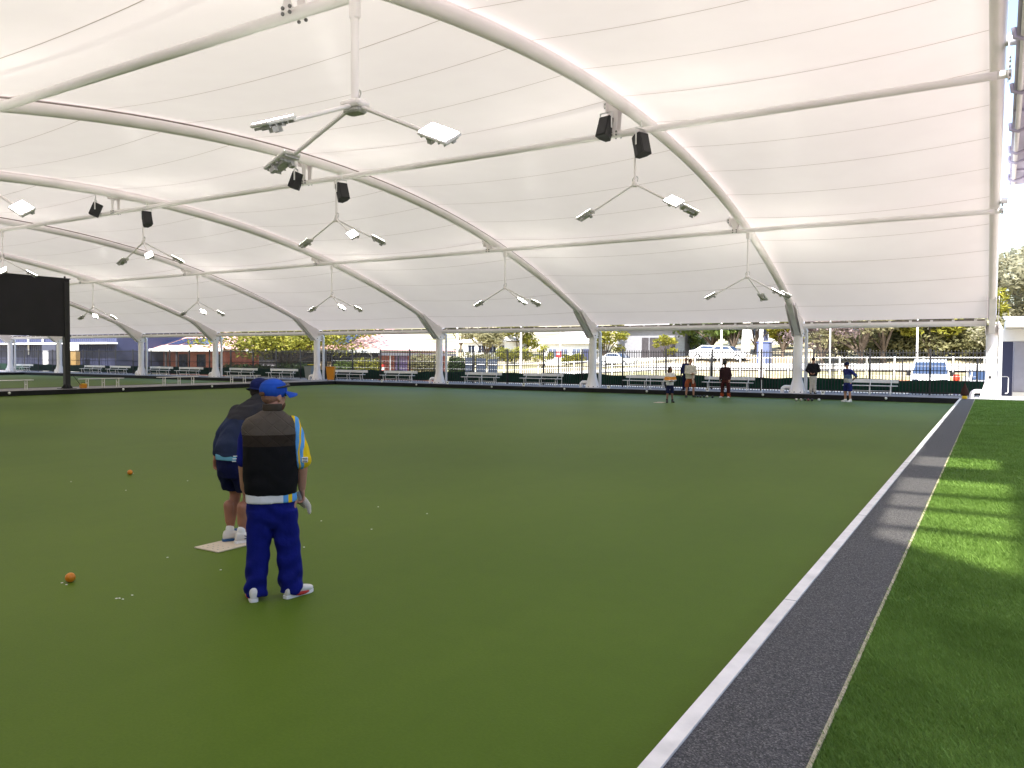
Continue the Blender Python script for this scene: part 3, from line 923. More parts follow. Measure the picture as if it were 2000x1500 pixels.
# lower awning, its edge just in view top right
aw = MB()
A0, A1 = Vector((.205, 11.0, 8.03)), Vector((.36, 33.0, 8.10))
q = [A0, A1, Vector((3.0, 33, 8.1)), Vector((3.0, 11, 8.03))]
aw.add([tuple(p) for p in q] + [(p.x, p.y, p.z+.30) for p in q], [(0,3,2,1),(4,5,6,7),(0,1,5,4),(1,2,6,5),(2,3,7,6),(3,0,4,7)])
awo = aw.build('awning', M['soffit'], ch, 0)
for f_ in (.14, .30, .46, .62, .74, .80, .93):
    p = A0.lerp(A1, f_)
    MB().tube([(p.x+.5, p.y, p.z-.02), (p.x+.15, p.y, p.z-.16), (p.x-.03, p.y, p.z-.10), (p.x-.05, p.y, p.z+.08)], .045, 8).build('gutter_bracket', M['soffit'], awo, 50)
MB().tube([(A0.x+.12, A0.y, A0.z-.07), (A1.x+.12, A1.y, A1.z-.07)], .06, 8).build('gutter_pipe', M['steel2'], awo, 50)
for f_ in (.2, .55, .88):
    p = A0.lerp(A1, f_); MB().box(p.x+.02, 3.0, p.y-.05, p.y+.05, p.z-.06, p.z-.002).build('soffit_batten', M['soffit'], awo, 0)

# little utility building beyond the right hand column
ub = thing('utility_building', 'pale utility building with a dark navy wall beyond the rightmost column', 'building', (.3, 44.2, 0))
MB().box(.02, .52, .06, 4, 0, 2.80).build('navy_wall', M['navy'], ub, 0)
MB().box(.52, 7, .04, 4, 0, 2.80).build('wall', M['clubwall'], ub, 0)
MB().bevbox((.53+.75, 0, 1.60), (1.44, .07, 2.35), .01).build('panel', mat('lilac_panel', (.30, .30, .36), .5, .4, var=.06), ub, 0)
MB().box(.54, 2.2, -.02, .035, .20, .40).build('kick_board', M['white'], ub, 0)
MB().box(.02, 7, -.0, 4.02, 2.81, 3.40).build('bulkhead', M['white'], ub, 0)
fa = MB().prism([(-2.9, 3.42), (-2.9, 3.70), (.0, 3.84), (4.2, 3.88), (4.2, 3.42)], 'x', .18, 7.4).build('fascia', M['white'], ub, 0)  # overhang drawn out towards the green to shade the wall below
MB().prism([(-2.95, 3.72), (4.4, 4.15), (4.4, 4.2), (-2.95, 3.79)], 'x', .1, 7.5).build('roof', M['clubwall'], ub, 0)
t = thing('handrail', 'thin pale pipe handrail beside the foot of the rightmost column', 'handrail', (.18, 43.2, ZP))
MB().tube([(0, 0, 0), (0, 0, .88), (.05, 0, .93), (.42, 0, .93), (.47, 0, .88), (.47, 0, .2), (.42, 0, .15), (.35, 0, .15)], .018, 8).build('rail_pipe', M['steel2'], t, 50)
MB().lathe([(.05, 0), (.05, .012)], n=10).build('floor_flange', M['steel2'], t, 0)
# ------------------------------------------------------------------ people
def capsule(b, p0, r0, p1, r1, n=12, sq=None):
    """closed tapered limb with rounded ends; sq = (axis vector, factor) flattens its section"""
    p0, p1 = Vector(p0), Vector(p1)
    ax = (p1-p0); L = ax.length
    ax = ax.normalized() if L > 1e-6 else Vector((0, 0, 1))
    u = ax.orthogonal().normalized(); w = ax.cross(u)
    st = []
    for k in range(4):
        a = math.pi/2*k/4 - math.pi/2
        st.append((p0 + ax*r0*math.sin(a), max(r0*math.cos(a), 1e-4)))
    for f_ in (0, .33, .67, 1): st.append((p0.lerp(p1, f_), r0+(r1-r0)*f_))
    for k in range(1, 5):
        a = math.pi/2*k/4
        st.append((p1 + ax*r1*math.sin(a), max(r1*math.cos(a), 1e-4)))
    vs_ = []; fs = []
    for (c, r) in st:
        for k in range(n):
            a = math.tau*k/n
            d = (u*math.cos(a)+w*math.sin(a))*r
            if sq: 
                sa = Vector(sq[0]).normalized(); d = d - sa*d.dot(sa)*(1-sq[1])
            vs_.append(c+d)
    m_ = len(st)
    for i in range(m_-1):
        for k in range(n): fs.append((i*n+k, i*n+(k+1) % n, (i+1)*n+(k+1) % n, (i+1)*n+k))
    fs.append(tuple(range(n-1, -1, -1))); fs.append(tuple((m_-1)*n+k for k in range(n)))
    b.add(vs_, fs)
def limb(b, pts, rs, sq=None):
    for i in range(len(pts)-1): capsule(b, pts[i], rs[i], pts[i+1], rs[i+1], sq=sq)
def loft(b, rings, right, front, n=20):
    """stack of ellipses: (centre, half width, half depth); right/front are unit vectors or one pair per ring"""
    vs_ = []; fs = []
    for i, (c, rx, ry) in enumerate(rings):
        a_ = right[i] if isinstance(right, list) else right
        f_ = front[i] if isinstance(front, list) else front
        for k in range(n):
            t_ = math.tau*k/n
            ct, st_ = math.cos(t_), math.sin(t_)
            e = 2/2.5
            x = math.copysign(abs(ct)**e, ct)*rx; y = math.copysign(abs(st_)**e, st_)*ry
            vs_.append(Vector(c)+Vector(a_)*x+Vector(f_)*y)
    for i in range(len(rings)-1):
        for k in range(n): fs.append((i*n+k, i*n+(k+1) % n, (i+1)*n+(k+1) % n, (i+1)*n+k))
    fs.append(tuple(range(n-1, -1, -1))); fs.append(tuple((len(rings)-1)*n+k for k in range(n)))
    b.add(vs_, fs)
def skinned(b, name, m_, voxel=.01, smooth=4, parent=None, fold=0.):
    """fuse the overlapping pieces into one continuous surface"""
    me = b.mesh(name+'_src', None, 0)
    o = bpy.data.objects.new(name+'_src', me); link(o)
    md = o.modifiers.new('r', 'REMESH'); md.mode = 'VOXEL'; md.voxel_size = voxel
    if smooth:
        sm = o.modifiers.new('s', 'SMOOTH'); sm.factor = .5; sm.iterations = smooth
    dg = bpy.context.evaluated_depsgraph_get()
    out = bpy.data.meshes.new_from_object(o.evaluated_get(dg))
    out.name = name
    bpy.data.objects.remove(o); bpy.data.meshes.remove(me)
    if fold:
        nrm = [v.normal.copy() for v in out.vertices]
        for v, nn in zip(out.vertices, nrm):
            p = v.co
            d = math.sin(p.z*46 + 2.5*math.sin(p.x*17)+1.7*math.sin(p.y*21)) * math.sin(p.x*9+p.y*13+p.z*5)
            amp = 1 + 2.6*math.exp(-(p.z/.16)**2)
            d += .6*math.sin(p.z*19+p.x*31+2*math.sin(p.y*15))*math.sin(p.y*11-p.z*7)
            v.co = p + nn*d*fold*amp
    out.polygons.foreach_set('use_smooth', [True]*len(out.polygons))
    out.materials.clear()
    out.materials.append(m_)
    r_ = bpy.data.objects.new(name, out); link(r_)
    if parent is not None: r_.parent = parent
    return r_
def rot2(v, a):
    return Vector((v[0]*math.cos(a)-v[1]*math.sin(a), v[0]*math.sin(a)+v[1]*math.cos(a), v[2] if len(v) > 2 else 0))
def head(b, c, yaw, s=1.0, nod=0.):
    """skull, jaw, nose, ears; yaw 0 looks along +y"""
    Mx = Matrix.Translation(Vector(c)) @ Matrix.Rotation(yaw, 4, 'Z') @ Matrix.Rotation(nod, 4, 'X')
    b.ball((0, -.012, .025), .092*s, 16, 12, (.82, 1.06, 1.10), Mx)
    b.ball((0, .025, -.045), .066*s, 14, 10, (.90, 1.0, 1.10), Mx)
    b.ball((0, .055, -.085), .030*s, 10, 8, (1.1, .9, .8), Mx)          # chin
    b.ball((0, .098, -.022), .016*s, 8, 6, (.9, 1.0, 1.4), Mx)          # nose
    b.ball((0, .085, .028), .040*s, 10, 6, (1.5, .4, .35), Mx)          # brow
    for sx in (-1, 1): b.ball((sx*.080*s, -.008, -.012), .022*s, 8, 8, (.45, .9, 1.5), Mx)
    return Mx
def face_parts(parent, Mx, s=1.0, hair=None):
    eye = MB()
    for sx in (-1, 1): eye.ball((sx*.031, .088*s, .005), .0095, 8, 6, (1.2, .5, .7), Mx)
    e = eye.build('eyes', M['eyedark'], parent); e['kind'] = 'stuff'
    MB().ball((0, .090*s, -.060), .018, 8, 6, (1.2, .45, .3), Mx).build('mouth', M['lip'], parent)
def hand(b, wrist, d, side, palm_n, curl=.5, s=1.0):
    """palm, four unequal bent fingers and a thumb; d = direction of the fingers, side = towards the thumb"""
    d, side, pn = Vector(d).normalized(), Vector(side).normalized(), Vector(palm_n).normalized()
    w = Vector(wrist)
    capsule(b, w, .024*s, w+d*.035*s, .030*s, sq=(pn, .6))
    capsule(b, w+d*.03*s+side*.016*s, .024*s, w+d*.078*s+side*.018*s, .019*s, sq=(pn, .65))
    capsule(b, w+d*.03*s-side*.016*s, .024*s, w+d*.074*s-side*.020*s, .018*s, sq=(pn, .65))
    for k, (off, ln) in enumerate(((.030, .068), (.010, .078), (-.011, .072), (-.031, .056))):
        p0 = w + d*.080*s + side*off*s
        a1, a2, a3 = curl*.7, curl*1.7, curl*2.5
        q = [p0]
        for a, f_ in ((a1, .45), (a2, .32), (a3, .23)):
            q.append(q[-1] + (d*math.cos(a)+pn*math.sin(a))*ln*f_*s)
        limb(b, q, [.0100*s, .0095*s, .0088*s, .0078*s])
    t0 = w + d*.028*s + side*.028*s
    t1 = t0 + (d*.6+side*.75+pn*.25).normalized()*.038*s
    t2 = t1 + (d*.95+side*.15+pn*.45).normalized()*.030*s
    limb(b, [t0, t1, t2], [.014*s, .0115*s, .009*s])
M['skin'] = mat('skin', (.42, .215, .145), .5, .35, var=.12, scale=9, bump=.08, bscale=120)
M['skin_tan'] = mat('tanned_skin', (.33, .15, .095), .5, .35, var=.12, scale=9, bump=.08, bscale=120)
M['skin_dark'] = mat('dark_tan_skin', (.20, .10, .07), .5, .35, var=.12, scale=9)
M['eyedark'] = mat('eye_dark', (.03, .02, .018), .3, .5, var=.05)
M['lip'] = mat('lip', (.30, .10, .085), .5, .4, var=.05)
def fabric(name, col, rough=.85, bump=.75, bscale=17, var=.16):
    return mat(name, col, rough, .15, var=var, scale=7, bump=bump, bscale=bscale)
M['trouser'] = fabric('blue_trousers', (.0050, .0095, .150))
M['navy_cloth'] = fabric('navy_cloth', (.008, .011, .042))
M['capblue'] = fabric('blue_cap', (.016, .075, .42), bump=.15)
M['shoe_white'] = mat('white_shoe_leather', (.66, .64, .60), .5, .4, var=.06, scale=10, bump=.1, bscale=60)
M['shoe_red'] = mat('red_shoe_sole', (.45, .03, .02), .6, .3, var=.1)
M['shoe_black'] = mat('black_shoe', (.02, .02, .02), .6, .3, var=.1)
M['shoe_blue'] = mat('blue_shoe', (.03, .10, .25), .6, .3, var=.1)
M['towel'] = fabric('cream_towel', (.62, .56, .47), bump=.6, bscale=60)
M['hair_dark'] = mat('dark_hair', (.03, .022, .018), .7, .3, var=.3, scale=40, bump=.5, bscale=90)
M['beard'] = mat('brown_beard', (.13, .065, .035), .8, .2, var=.3, scale=60, bump=.5, bscale=150)

def banded(name, stops, axis=2, bump=.3, quilt=None, wob=0.):
    """fabric whose colour changes along one object axis (sewn panels); quilt adds stitched diamonds above a height"""
    mt, t, b = nodes(name)
    tc = t.nodes.new('ShaderNodeTexCoord')
    sp = t.nodes.new('ShaderNodeSeparateXYZ'); t.links.new(tc.outputs['Object'], sp.inputs[0])
    cr = t.nodes.new('ShaderNodeValToRGB'); cr.color_ramp.interpolation = 'CONSTANT'
    lo, hi = stops[0][0], stops[-1][0]+.2
    e = cr.color_ramp.elements
    e[0].position = 0; e[0].color = (*stops[0][1], 1)
    e[1].position = (stops[1][0]-lo)/(hi-lo); e[1].color = (*stops[1][1], 1)
    for z_, c_ in stops[2:]:
        k = e.new((z_-lo)/(hi-lo)); k.color = (*c_, 1)
    mr = t.nodes.new('ShaderNodeMapRange'); mr.inputs[1].default_value = lo; mr.inputs[2].default_value = hi
    src = sp.outputs[axis]
    if wob:
        nw = noise(t, tc.outputs['Object'], 5, 2)
        ma = t.nodes.new('ShaderNodeMath'); ma.operation = 'MULTIPLY_ADD'; ma.inputs[1].default_value = wob
        t.links.new(nw, ma.inputs[0]); t.links.new(src, ma.inputs[2]); src = ma.outputs[0]
    t.links.new(src, mr.inputs[0]); t.links.new(mr.outputs[0], cr.inputs[0])
    t.links.new(cr.outputs[0], b.inputs['Base Color'])
    b.inputs['Roughness'].default_value = .85; b.inputs['Specular IOR Level'].default_value = .15
    n2 = noise(t, tc.outputs['Object'], 22, 3)
    h_ = n2
    if quilt:
        outs = []
        for sgn in (1, -1):
            m1 = t.nodes.new('ShaderNodeMath'); m1.operation = 'MULTIPLY_ADD'; m1.inputs[1].default_value = sgn*.85
            t.links.new(sp.outputs[0], m1.inputs[0]); t.links.new(sp.outputs[2], m1.inputs[2])
            m2 = t.nodes.new('ShaderNodeMath'); m2.operation = 'PINGPONG'; m2.inputs[1].default_value = .0525
            t.links.new(m1.outputs[0], m2.inputs[0])
            m3 = t.nodes.new('ShaderNodeMath'); m3.operation = 'MINIMUM'; m3.inputs[1].default_value = .008
            t.links.new(m2.outputs[0], m3.inputs[0]); outs.append(m3.outputs[0])
        mn = t.nodes.new('ShaderNodeMath'); mn.operation = 'MINIMUM'
        t.links.new(outs[0], mn.inputs[0]); t.links.new(outs[1], mn.inputs[1])
        gt = t.nodes.new('ShaderNodeMath'); gt.operation = 'GREATER_THAN'; gt.inputs[1].default_value = quilt
        t.links.new(sp.outputs[2], gt.inputs[0])
        mu = t.nodes.new('ShaderNodeMath'); mu.operation = 'MULTIPLY'
        t.links.new(mn.outputs[0], mu.inputs[0]); t.links.new(gt.outputs[0], mu.inputs[1])
        ad = t.nodes.new('ShaderNodeMath'); ad.operation = 'MULTIPLY_ADD'; ad.inputs[1].default_value = 110
        t.links.new(mu.outputs[0], ad.inputs[0]); t.links.new(n2, ad.inputs[2]); h_ = ad.outputs[0]
    bp = t.nodes.new('ShaderNodeBump'); bp.inputs['Strength'].default_value = bump; bp.inputs['Distance'].default_value = .008
    t.links.new(h_, bp.inputs['Height']); t.links.new(bp.outputs[0], b.inputs['Normal'])
    return mt
def shoe(parent, heel, toe, m_, sole_m, s=1.0, name='shoe', mid=None, h=.085):
    heel, toe = Vector(heel), Vector(toe)
    d = (toe-heel); L = d.length; d.normalize()
    b = MB()
    sd_ = Vector((-d.y, d.x, 0))
    loft(b, [(heel+d*L*f_+Vector((0,0,.02+hh*.5)), .002+w_, hh*.5+.004) for f_, w_, hh in
             ((.02, .020, .05), (.06, .030, h), (.25, .036, h+.01), (.45, .038, h*.85), (.65, .046, h*.62), (.82, .046, h*.5), (.94, .034, h*.4), (1.0, .012, h*.22))], sd_, Vector((0,0,1)), 16)
    o = skinned(b, name, m_, .009, 3, parent)
    q = MB(); pts = []
    n = 18
    prof = [(.0, .020), (.05, .032), (.3, .036), (.5, .037), (.7, .047), (.85, .045), (.96, .030), (1.01, .006)]
    out = [heel+d*L*f_+sd_*w_ for f_, w_ in prof] + [heel+d*L*f_-sd_*w_ for f_, w_ in reversed(prof)]
    q.prism([(p.x, p.y) for p in out], 'z', heel.z+.002, heel.z+.026)
    q.build('sole', sole_m, o, 0)
    return o

# --- the man in the vest, back to the camera -------------------------------------------------
def vest_man():
    rz = math.atan2(4.8, 4.25)
    b = MB()
    hd = Vector((.012, .03, 1.585)); yaw = R(-52)
    Mx = head(b, hd, yaw, 1.0)
    capsule(b, (-.005, -.005, 1.42), .060, (.008, .015, 1.54), .056)
    loft(b, [((-.02, 0, .78), .15, .11), ((-.02, 0, 1.0), .16, .115), ((-.02, 0, 1.25), .17, .11), ((-.02, 0, 1.38), .15, .085), ((-.01, 0, 1.44), .07, .06)], Vector((1,0,0)), Vector((0,1,0)))
    limb(b, [(.150, 0, 1.355), (.222, -.005, 1.08), (.222, .055, .845)], [.052, .050, .031])
    limb(b, [(-.180, 0, 1.355), (-.218, .02, 1.09), (-.215, .085, .86)], [.050, .046, .031])
    hand(b, (.222, .058, .845), (.08, .12, -1), (-.25, .95, .1), (-1, -.2, -.1), .75)
    hand(b, (-.215, .088, .86), (.1, .2, -1), (.2, .95, .1), (1, -.2, 0), .5)
    limb(b, [(-.10, 0, .84), (-.12, .02, .46), (-.14, -.01, .09)], [.080, .055, .042])
    limb(b, [(.10, 0, .84), (.12, .02, .46), (.13, .0, .09)], [.080, .055, .042])
    p = skinned(b, 'person', M['skin'], .0075, 3)
    p.location = (-4.8, 4.25, 0); p.rotation_euler = (0, 0, rz)
    tag(p, 'person in black and brown vest and blue trousers standing with back to the camera', 'person')
    face_parts(p, Mx)
    bd = MB(); bd.ball((0, .044, -.066), .056, 14, 10, (.98, .95, .80), Mx); bd.ball((0, .062, -.088), .032, 10, 8, (1.15, .9, .9), Mx)
    skinned(bd, 'beard', M['beard'], .007, 2, p)
    hr = MB(); hr.ball((0, -.026, .0), .088, 14, 10, (.84, .92, .80), Mx)
    skinned(hr, 'hair', mat('cropped_hair', (.24, .125, .085), .8, .2, var=.2, scale=60, bump=.3, bscale=160), .007, 2, p)
    # cap with brim, strap opening and sunglasses pushed up on it
    c = MB(); c.ball((0, -.008, .052), .104, 20, 14, (.90, 1.10, .86), Mx)
    c.lathe([(.094, .0), (.097, .04), (.09, .08)], (0, -.008, .025), 20, Mx, .92, 1.1)
    cap = skinned(c, 'cap', M['capblue'], .007, 3, p)
    br = MB()
    for sgn in (0,):
        vs_ = []; fs = []
        NR, NC = 6, 14
        for i in range(NR):
            for j in range(NC):
                a = R(-72 + 144*j/(NC-1)); rr = .078+.098*i/(NR-1)*(math.cos(a)**.6 if math.cos(a) > 0 else 0)
                vs_.append(Mx @ Vector((math.sin(a)*rr*1.0, .012+math.cos(a)*rr*1.04, .042-.020*(i/(NR-1)) - .030*(math.sin(a)**2)*(i/(NR-1)))))
        for i in range(NR-1):
            for j in range(NC-1): fs.append((i*NC+j, i*NC+j+1, (i+1)*NC+j+1, (i+1)*NC+j))
        n0 = len(vs_)
        vs_ += [v - Vector((0, 0, .006)) for v in vs_]
        fs += [tuple(n0+q for q in reversed(f_)) for f_ in fs[:]]
        br.add(vs_, fs)
    br.build('brim', M['capblue'], cap, 60)
    MB().tube([Mx @ Vector((x_, y_, z_)) for x_, y_, z_ in ((-.098, -.05, .07), (-.100, .02, .078), (-.075, .082, .085), (-.03, .108, .088), (.03, .108, .088), (.075, .082, .085), (.100, .02, .078), (.098, -.05, .07))], [.004, .008, .013, .014, .014, .013, .008, .004], 8).build('sunglasses', M['black'], cap, 60)
    MB().ball((0, -.116, .022), .030, 10, 6, (1.2, .25, .6), Mx).build('strap_gap', M['beard'], cap)
    # shirt: two printed sleeves, hem below the vest
    X, Y = Vector((1,0,0)), Vector((0,1,0))
    s1 = MB()
    limb(s1, [(.145, 0, 1.372), (.183, 0, 1.24), (.215, -.005, 1.085)], [.064, .070, .080])
    blue, yel, wht, nav = (.10, .33, .68), (.72, .50, .015), (.66, .67, .68), (.012, .016, .10)
    sl = skinned(s1, 'right_sleeve', None or banded('printed_sleeve', [(.10, nav), (.165, yel), (.190, blue), (.222, yel), (.236, blue), (.262, yel)], 0, .3, None, .05), .0075, 2, p, .003)
    MB().bevbox((.240, -.083, 1.09), (.046, .012, .042), .003, Matrix.Translation((0,0,0))).build('sleeve_label', M['white'], sl, 0)
    for k in range(3): MB().bevbox((.240, -.090, 1.077+.013*k), (.036-.006*(k % 2), .004, .005), .001).build('label_line', M['black'], sl, 0)
    s2 = MB(); limb(s2, [(-.170, 0, 1.355), (-.205, .01, 1.24), (-.215, .02, 1.09)], [.050, .058, .062])
    sl2 = skinned(s2, 'left_sleeve', M['trouser'], .0075, 2, p, .003)
    for k in range(3): MB().bevbox((-.285+.004*k, -.045, 1.09+.02*k), (.030, .006, .006), .001).build('sleeve_stripe', M['white'], sl2, 0)
    s3 = MB(); loft(s3, [((-.012, 0, .765), .195, .145), ((-.012, 0, .85), .19, .142), ((-.015, 0, .90), .17, .13)], X, Y)
    skinned(s3, 'shirt_hem', banded('printed_hem', [(-.3, wht), (.075, blue), (.112, yel), (.142, blue)], 0, .3), .0085, 2, p, .002)
    v = MB()
    loft(v, [((-.012, 0, .815), .178, .135), ((-.014, 0, .835), .196, .150), ((-.016, -.002, .93), .207, .155), ((-.018, -.003, 1.08), .209, .155), ((-.022, -.004, 1.22), .205, .148),
             ((-.024, -.006, 1.32), .208, .130), ((-.024, -.008, 1.375), .205, .112), ((-.020, -.008, 1.415), .180, .095), ((-.012, -.006, 1.448), .120, .080), ((-.004, 0, 1.475), .078, .072)], X, Y, 28)
    skinned(v, 'vest', banded('panelled_vest', [(.6, (.006, .006, .007)), (1.205, (.026, .019, .013)), (1.292, (.085, .070, .055))], 2, .55, 1.205), .008, 3, p, .003)
    cl = MB(); cl.lathe([(.066, 1.47), (.075, 1.48), (.073, 1.525), (.064, 1.53)], (-.002, .002, 0), 20)
    cl.build('collar', fabric('brown_collar', (.06, .048, .036)), p, 50)
    # trousers
    tr = MB()
    loft(tr, [((-.010, 0, .555), .10, .085), ((-.012, 0, .62), .165, .112), ((-.012, 0, .70), .183, .125), ((-.012, 0, .80), .186, .130), ((-.012, 0, .86), .170, .12)], X, Y)
    lw = [((-.100, 0, .70), .098, .115), ((-.104, .005, .55), .099, .105), ((-.110, .01, .40), .090, .095), ((-.124, .0, .20), .084, .09), ((-.132, -.01, .10), .086, .095), ((-.132, -.012, .035), .080, .090)]
    rw = [((.085, 0, .70), .102, .115), ((.094, .005, .55), .102, .105), ((.112, .01, .40), .097, .097), ((.130, .005, .20), .092, .094), ((.135, .0, .10), .092, .100), ((.130, .0, .035), .084, .095)]
    loft(tr, lw, X, Y); loft(tr, rw, X, Y)
    skinned(tr, 'trousers', M['trouser'], .0080, 3, p, .0042)
    for hl, te, nm in (((-.142, -.115, 0), (-.175, .19, 0), 'left_shoe'), ((.085, -.085, 0), (.30, .095, 0), 'right_shoe')):
        so_ = shoe(p, hl, te, M['shoe_white'], M['white'], name=nm)
        hl, te = Vector(hl), Vector(te); d_ = (te-hl).normalized(); sd_ = Vector((-d_.y, d_.x, 0))
        sgn = 1 if nm == 'left_shoe' else -1
        MB().tube([hl + d_*f_ + sd_*sgn*w_ + Vector((0, 0, .021)) for f_, w_ in ((.08, .030), (.12, .036), (.17, .037), (.21, .040))], [.008, .015, .015, .008], 8).build('red_insert', M['shoe_red'], so_, 50)
    # towel held in the right hand: a thing of its own
    tb = MB()
    top = Vector((.222, .075, .775))
    limb(tb, [top+Vector((-.02, 0, .03)), top+Vector((.015, -.02, -.03)), top+Vector((.052, -.035, -.075)), top+Vector((.058, -.04, -.125))], [.022, .034, .026, .016], sq=((.5, 1, 0), .45))
    limb(tb, [top+Vector((-.02, .02, .02)), top+Vector((-.012, .02, -.04)), top+Vector((.02, .02, -.088))], [.02, .032, .020], sq=((1, .6, 0), .45))
    limb(tb, [top+Vector((-.005, .045, .015)), top+Vector((.012, .05, -.05)), top+Vector((.03, .04, -.09))], [.02, .026, .014], sq=((1, -.5, 0), .45))
    tw = skinned(tb, 'towel', M['towel'], .006, 2, None, .004)
    tw.location = p.location; tw.rotation_euler = p.rotation_euler
    tag(tw, 'cream towel hanging from the right hand of the man in the vest', 'towel')
vest_man()

# --- the bowler bending forward on the mat ---------------------------------------------------
def bending_man():
    ox, oy = -6.52, 5.36
    rz = math.atan2(-ox, oy)
    fa = Vector((math.sin(R(50)), math.cos(R(50)), 0))      # facing, in the local frame
    ra = Vector((fa.y, -fa.x, 0))                           # his right hand side
    O = Vector((-.03, 0, 0))
    def P(f_, r_, z_): return O + fa*f_ + ra*r_ + Vector((0, 0, z_))
    b = MB()
    lean = [(-.06, .84), (-.02, 1.0), (.06, 1.18), (.16, 1.33), (.24, 1.41)]
    hd = P(.315, -.035, 1.515); yaw = -R(50)
    Mx = head(b, hd, yaw, 1.0, R(-14))
    limb(b, [P(.22, 0, 1.37), P(.29, -.02, 1.47)], [.062, .056])
    up = [(fa*.25+Vector((0,0,1))).normalized()]*5
    loft(b, [(P(f_, 0, z_), w_, d_) for (f_, z_), w_, d_ in zip(lean, (.15, .155, .165, .15, .08), (.11, .11, .11, .09, .06))], ra, fa)
    limb(b, [P(.13, -.15, 1.31), P(-.03, -.215, 1.06), P(-.09, -.225, .845)], [.055, .046, .030])
    hand(b, P(-.09, -.225, .845), (0, 0, -1), fa, ra, .6)
    limb(b, [P(.17, .19, 1.29), P(.22, .22, 1.02), P(.42, .18, .92)], [.055, .046, .030])
    hand(b, P(.42, .18, .92), fa+Vector((0,0,-.3)), -ra, Vector((0,0,-1)), .7)
    limb(b, [P(-.05, -.10, .82), P(.05, -.10, .47), P(-.04, -.09, .085)], [.085, .058, .038])
    limb(b, [P(-.05, .10, .82), P(.06, .09, .47), P(-.03, .08, .085)], [.085, .058, .038])
    capsule(b, P(-.035, -.10, .36), .056, P(-.04, -.09, .20), .042); capsule(b, P(-.02, .09, .36), .058, P(-.03, .08, .20), .042)
    p = skinned(b, 'person', M['skin_tan'], .0075, 3)
    p.location = (ox, oy, .012); p.rotation_euler = (0, 0, rz)
    tag(p, 'person in navy jacket and shorts leaning forward on the cream mat', 'person')
    face_parts(p, Mx)
    hr = MB(); hr.ball((0, -.030, -.005), .088, 14, 10, (.86, .92, .85), Mx); skinned(hr, 'hair', M['hair_dark'], .007, 2, p)
    c = MB(); c.ball((0, -.005, .052), .106, 18, 12, (.93, 1.08, .90), Mx)
    c.lathe([(.100, 0), (.102, .03), (.097, .08)], (0, -.005, .015), 18, Mx, .95, 1.08)
    M['hat_navy'] = fabric('navy_hat', (.010, .016, .085))
    cap = skinned(c, 'hat', M['hat_navy'], .007, 3, p, .002)
    MB().lathe([(.095, .022), (.135, .002), (.133, -.002), (.095, .012)], (0, -.002, 0), 20, Mx, .95, 1.1).build('brim', M['hat_navy'], cap, 60)
    j = MB()
    loft(j, [(P(f_, 0, z_), w_, d_) for f_, z_, w_, d_ in ((-.065, .885, .175, .142), (-.06, .94, .186, .150), (-.03, 1.03, .190, .152), (.03, 1.15, .194, .150), (.10, 1.28, .195, .138), (.165, 1.365, .178, .112), (.235, 1.42, .11, .082), (.27, 1.445, .078, .072))], ra, fa, 26)
    limb(j, [P(.13, -.145, 1.31), P(-.03, -.210, 1.07), P(-.085, -.215, .90)], [.080, .068, .050])
    limb(j, [P(.16, .17, 1.29), P(.22, .215, 1.03), P(.38, .19, .94)], [.080, .068, .052])
    jk = banded('navy_jacket', [(.6, (.020, .030, .072)), (1.30, (.028, .028, .034))], 2, .5, None, .10)
    skinned(j, 'jacket', jk, .008, 3, p, .006)
    cl = MB(); limb(cl, [P(.255, -.0, 1.42), P(.29, -.005, 1.455)], [.082, .076]); skinned(cl, 'collar', fabric('charcoal_collar', (.035, .036, .04)), .008, 2, p, .003)
    h_ = MB(); loft(h_, [(P(-.068, 0, .845), .172, .140), (P(-.066, 0, .90), .174, .142)], ra, fa); skinned(h_, 'shirt_hem', banded('pale_blue_hem', [(-.6, (.14, .38, .55)), (.02, (.03, .04, .16))], 0, .3), .009, 2, p)
    s = MB()
    loft(s, [(P(-.06, 0, .66), .16, .125), (P(-.065, 0, .76), .168, .134), (P(-.065, 0, .90), .165, .13)], ra, fa)
    loft(s, [(P(-.04, -.098, .72), .090, .118), (P(.0, -.105, .60), .096, .112), (P(.035, -.105, .51), .098, .108)], ra, fa)
    loft(s, [(P(-.04, .098, .72), .090, .118), (P(.0, .10, .60), .096, .112), (P(.04, .10, .51), .098, .108)], ra, fa)
    skinned(s, 'shorts', fabric('dark_blue_shorts', (.004, .006, .042)), .008, 3, p, .004)
    for sgn, nm in ((-1, 'left_sock'), (1, 'right_sock')):
        q = MB(); capsule(q, P(-.04, sgn*.085, .07), .044, P(-.036, sgn*.085, .125), .043); skinned(q, nm, M['white'], .007, 1, p)
    tdir = Vector((math.sin(R(76)), math.cos(R(76)), 0))
    s1 = shoe(p, P(-.09, -.09, 0)-tdir*.03, P(-.09, -.09, 0)+tdir*.27, M['shoe_white'], M['shoe_blue'], name='left_shoe')
    s2 = shoe(p, P(-.08, .08, 0)-tdir*.03, P(-.08, .08, 0)+tdir*.27, M['shoe_white'], M['white'], name='right_shoe')
    for k, (f0, f1, z0, z1) in enumerate(((.02, .12, .075, .035), (.06, .14, .080, .030), (.02, .16, .045, .052))):
        MB().tube([P(-.08, .08, 0)+tdir*(f0+.04)+Vector((tdir.y, -tdir.x, 0))*.040+Vector((0, 0, z0)), P(-.08, .08, 0)+tdir*(f1+.04)+Vector((tdir.y, -tdir.x, 0))*.043+Vector((0, 0, z1))], .0045, 6).build('shoe_stripe', M['navy_cloth'], s2, 50)
    MB().ball(tuple(P(.07, -.10, .075)), .05, 10, 8, (1.2, 1.0, .6)).build('tongue', M['shoe_blue'], s1)
bending_man()

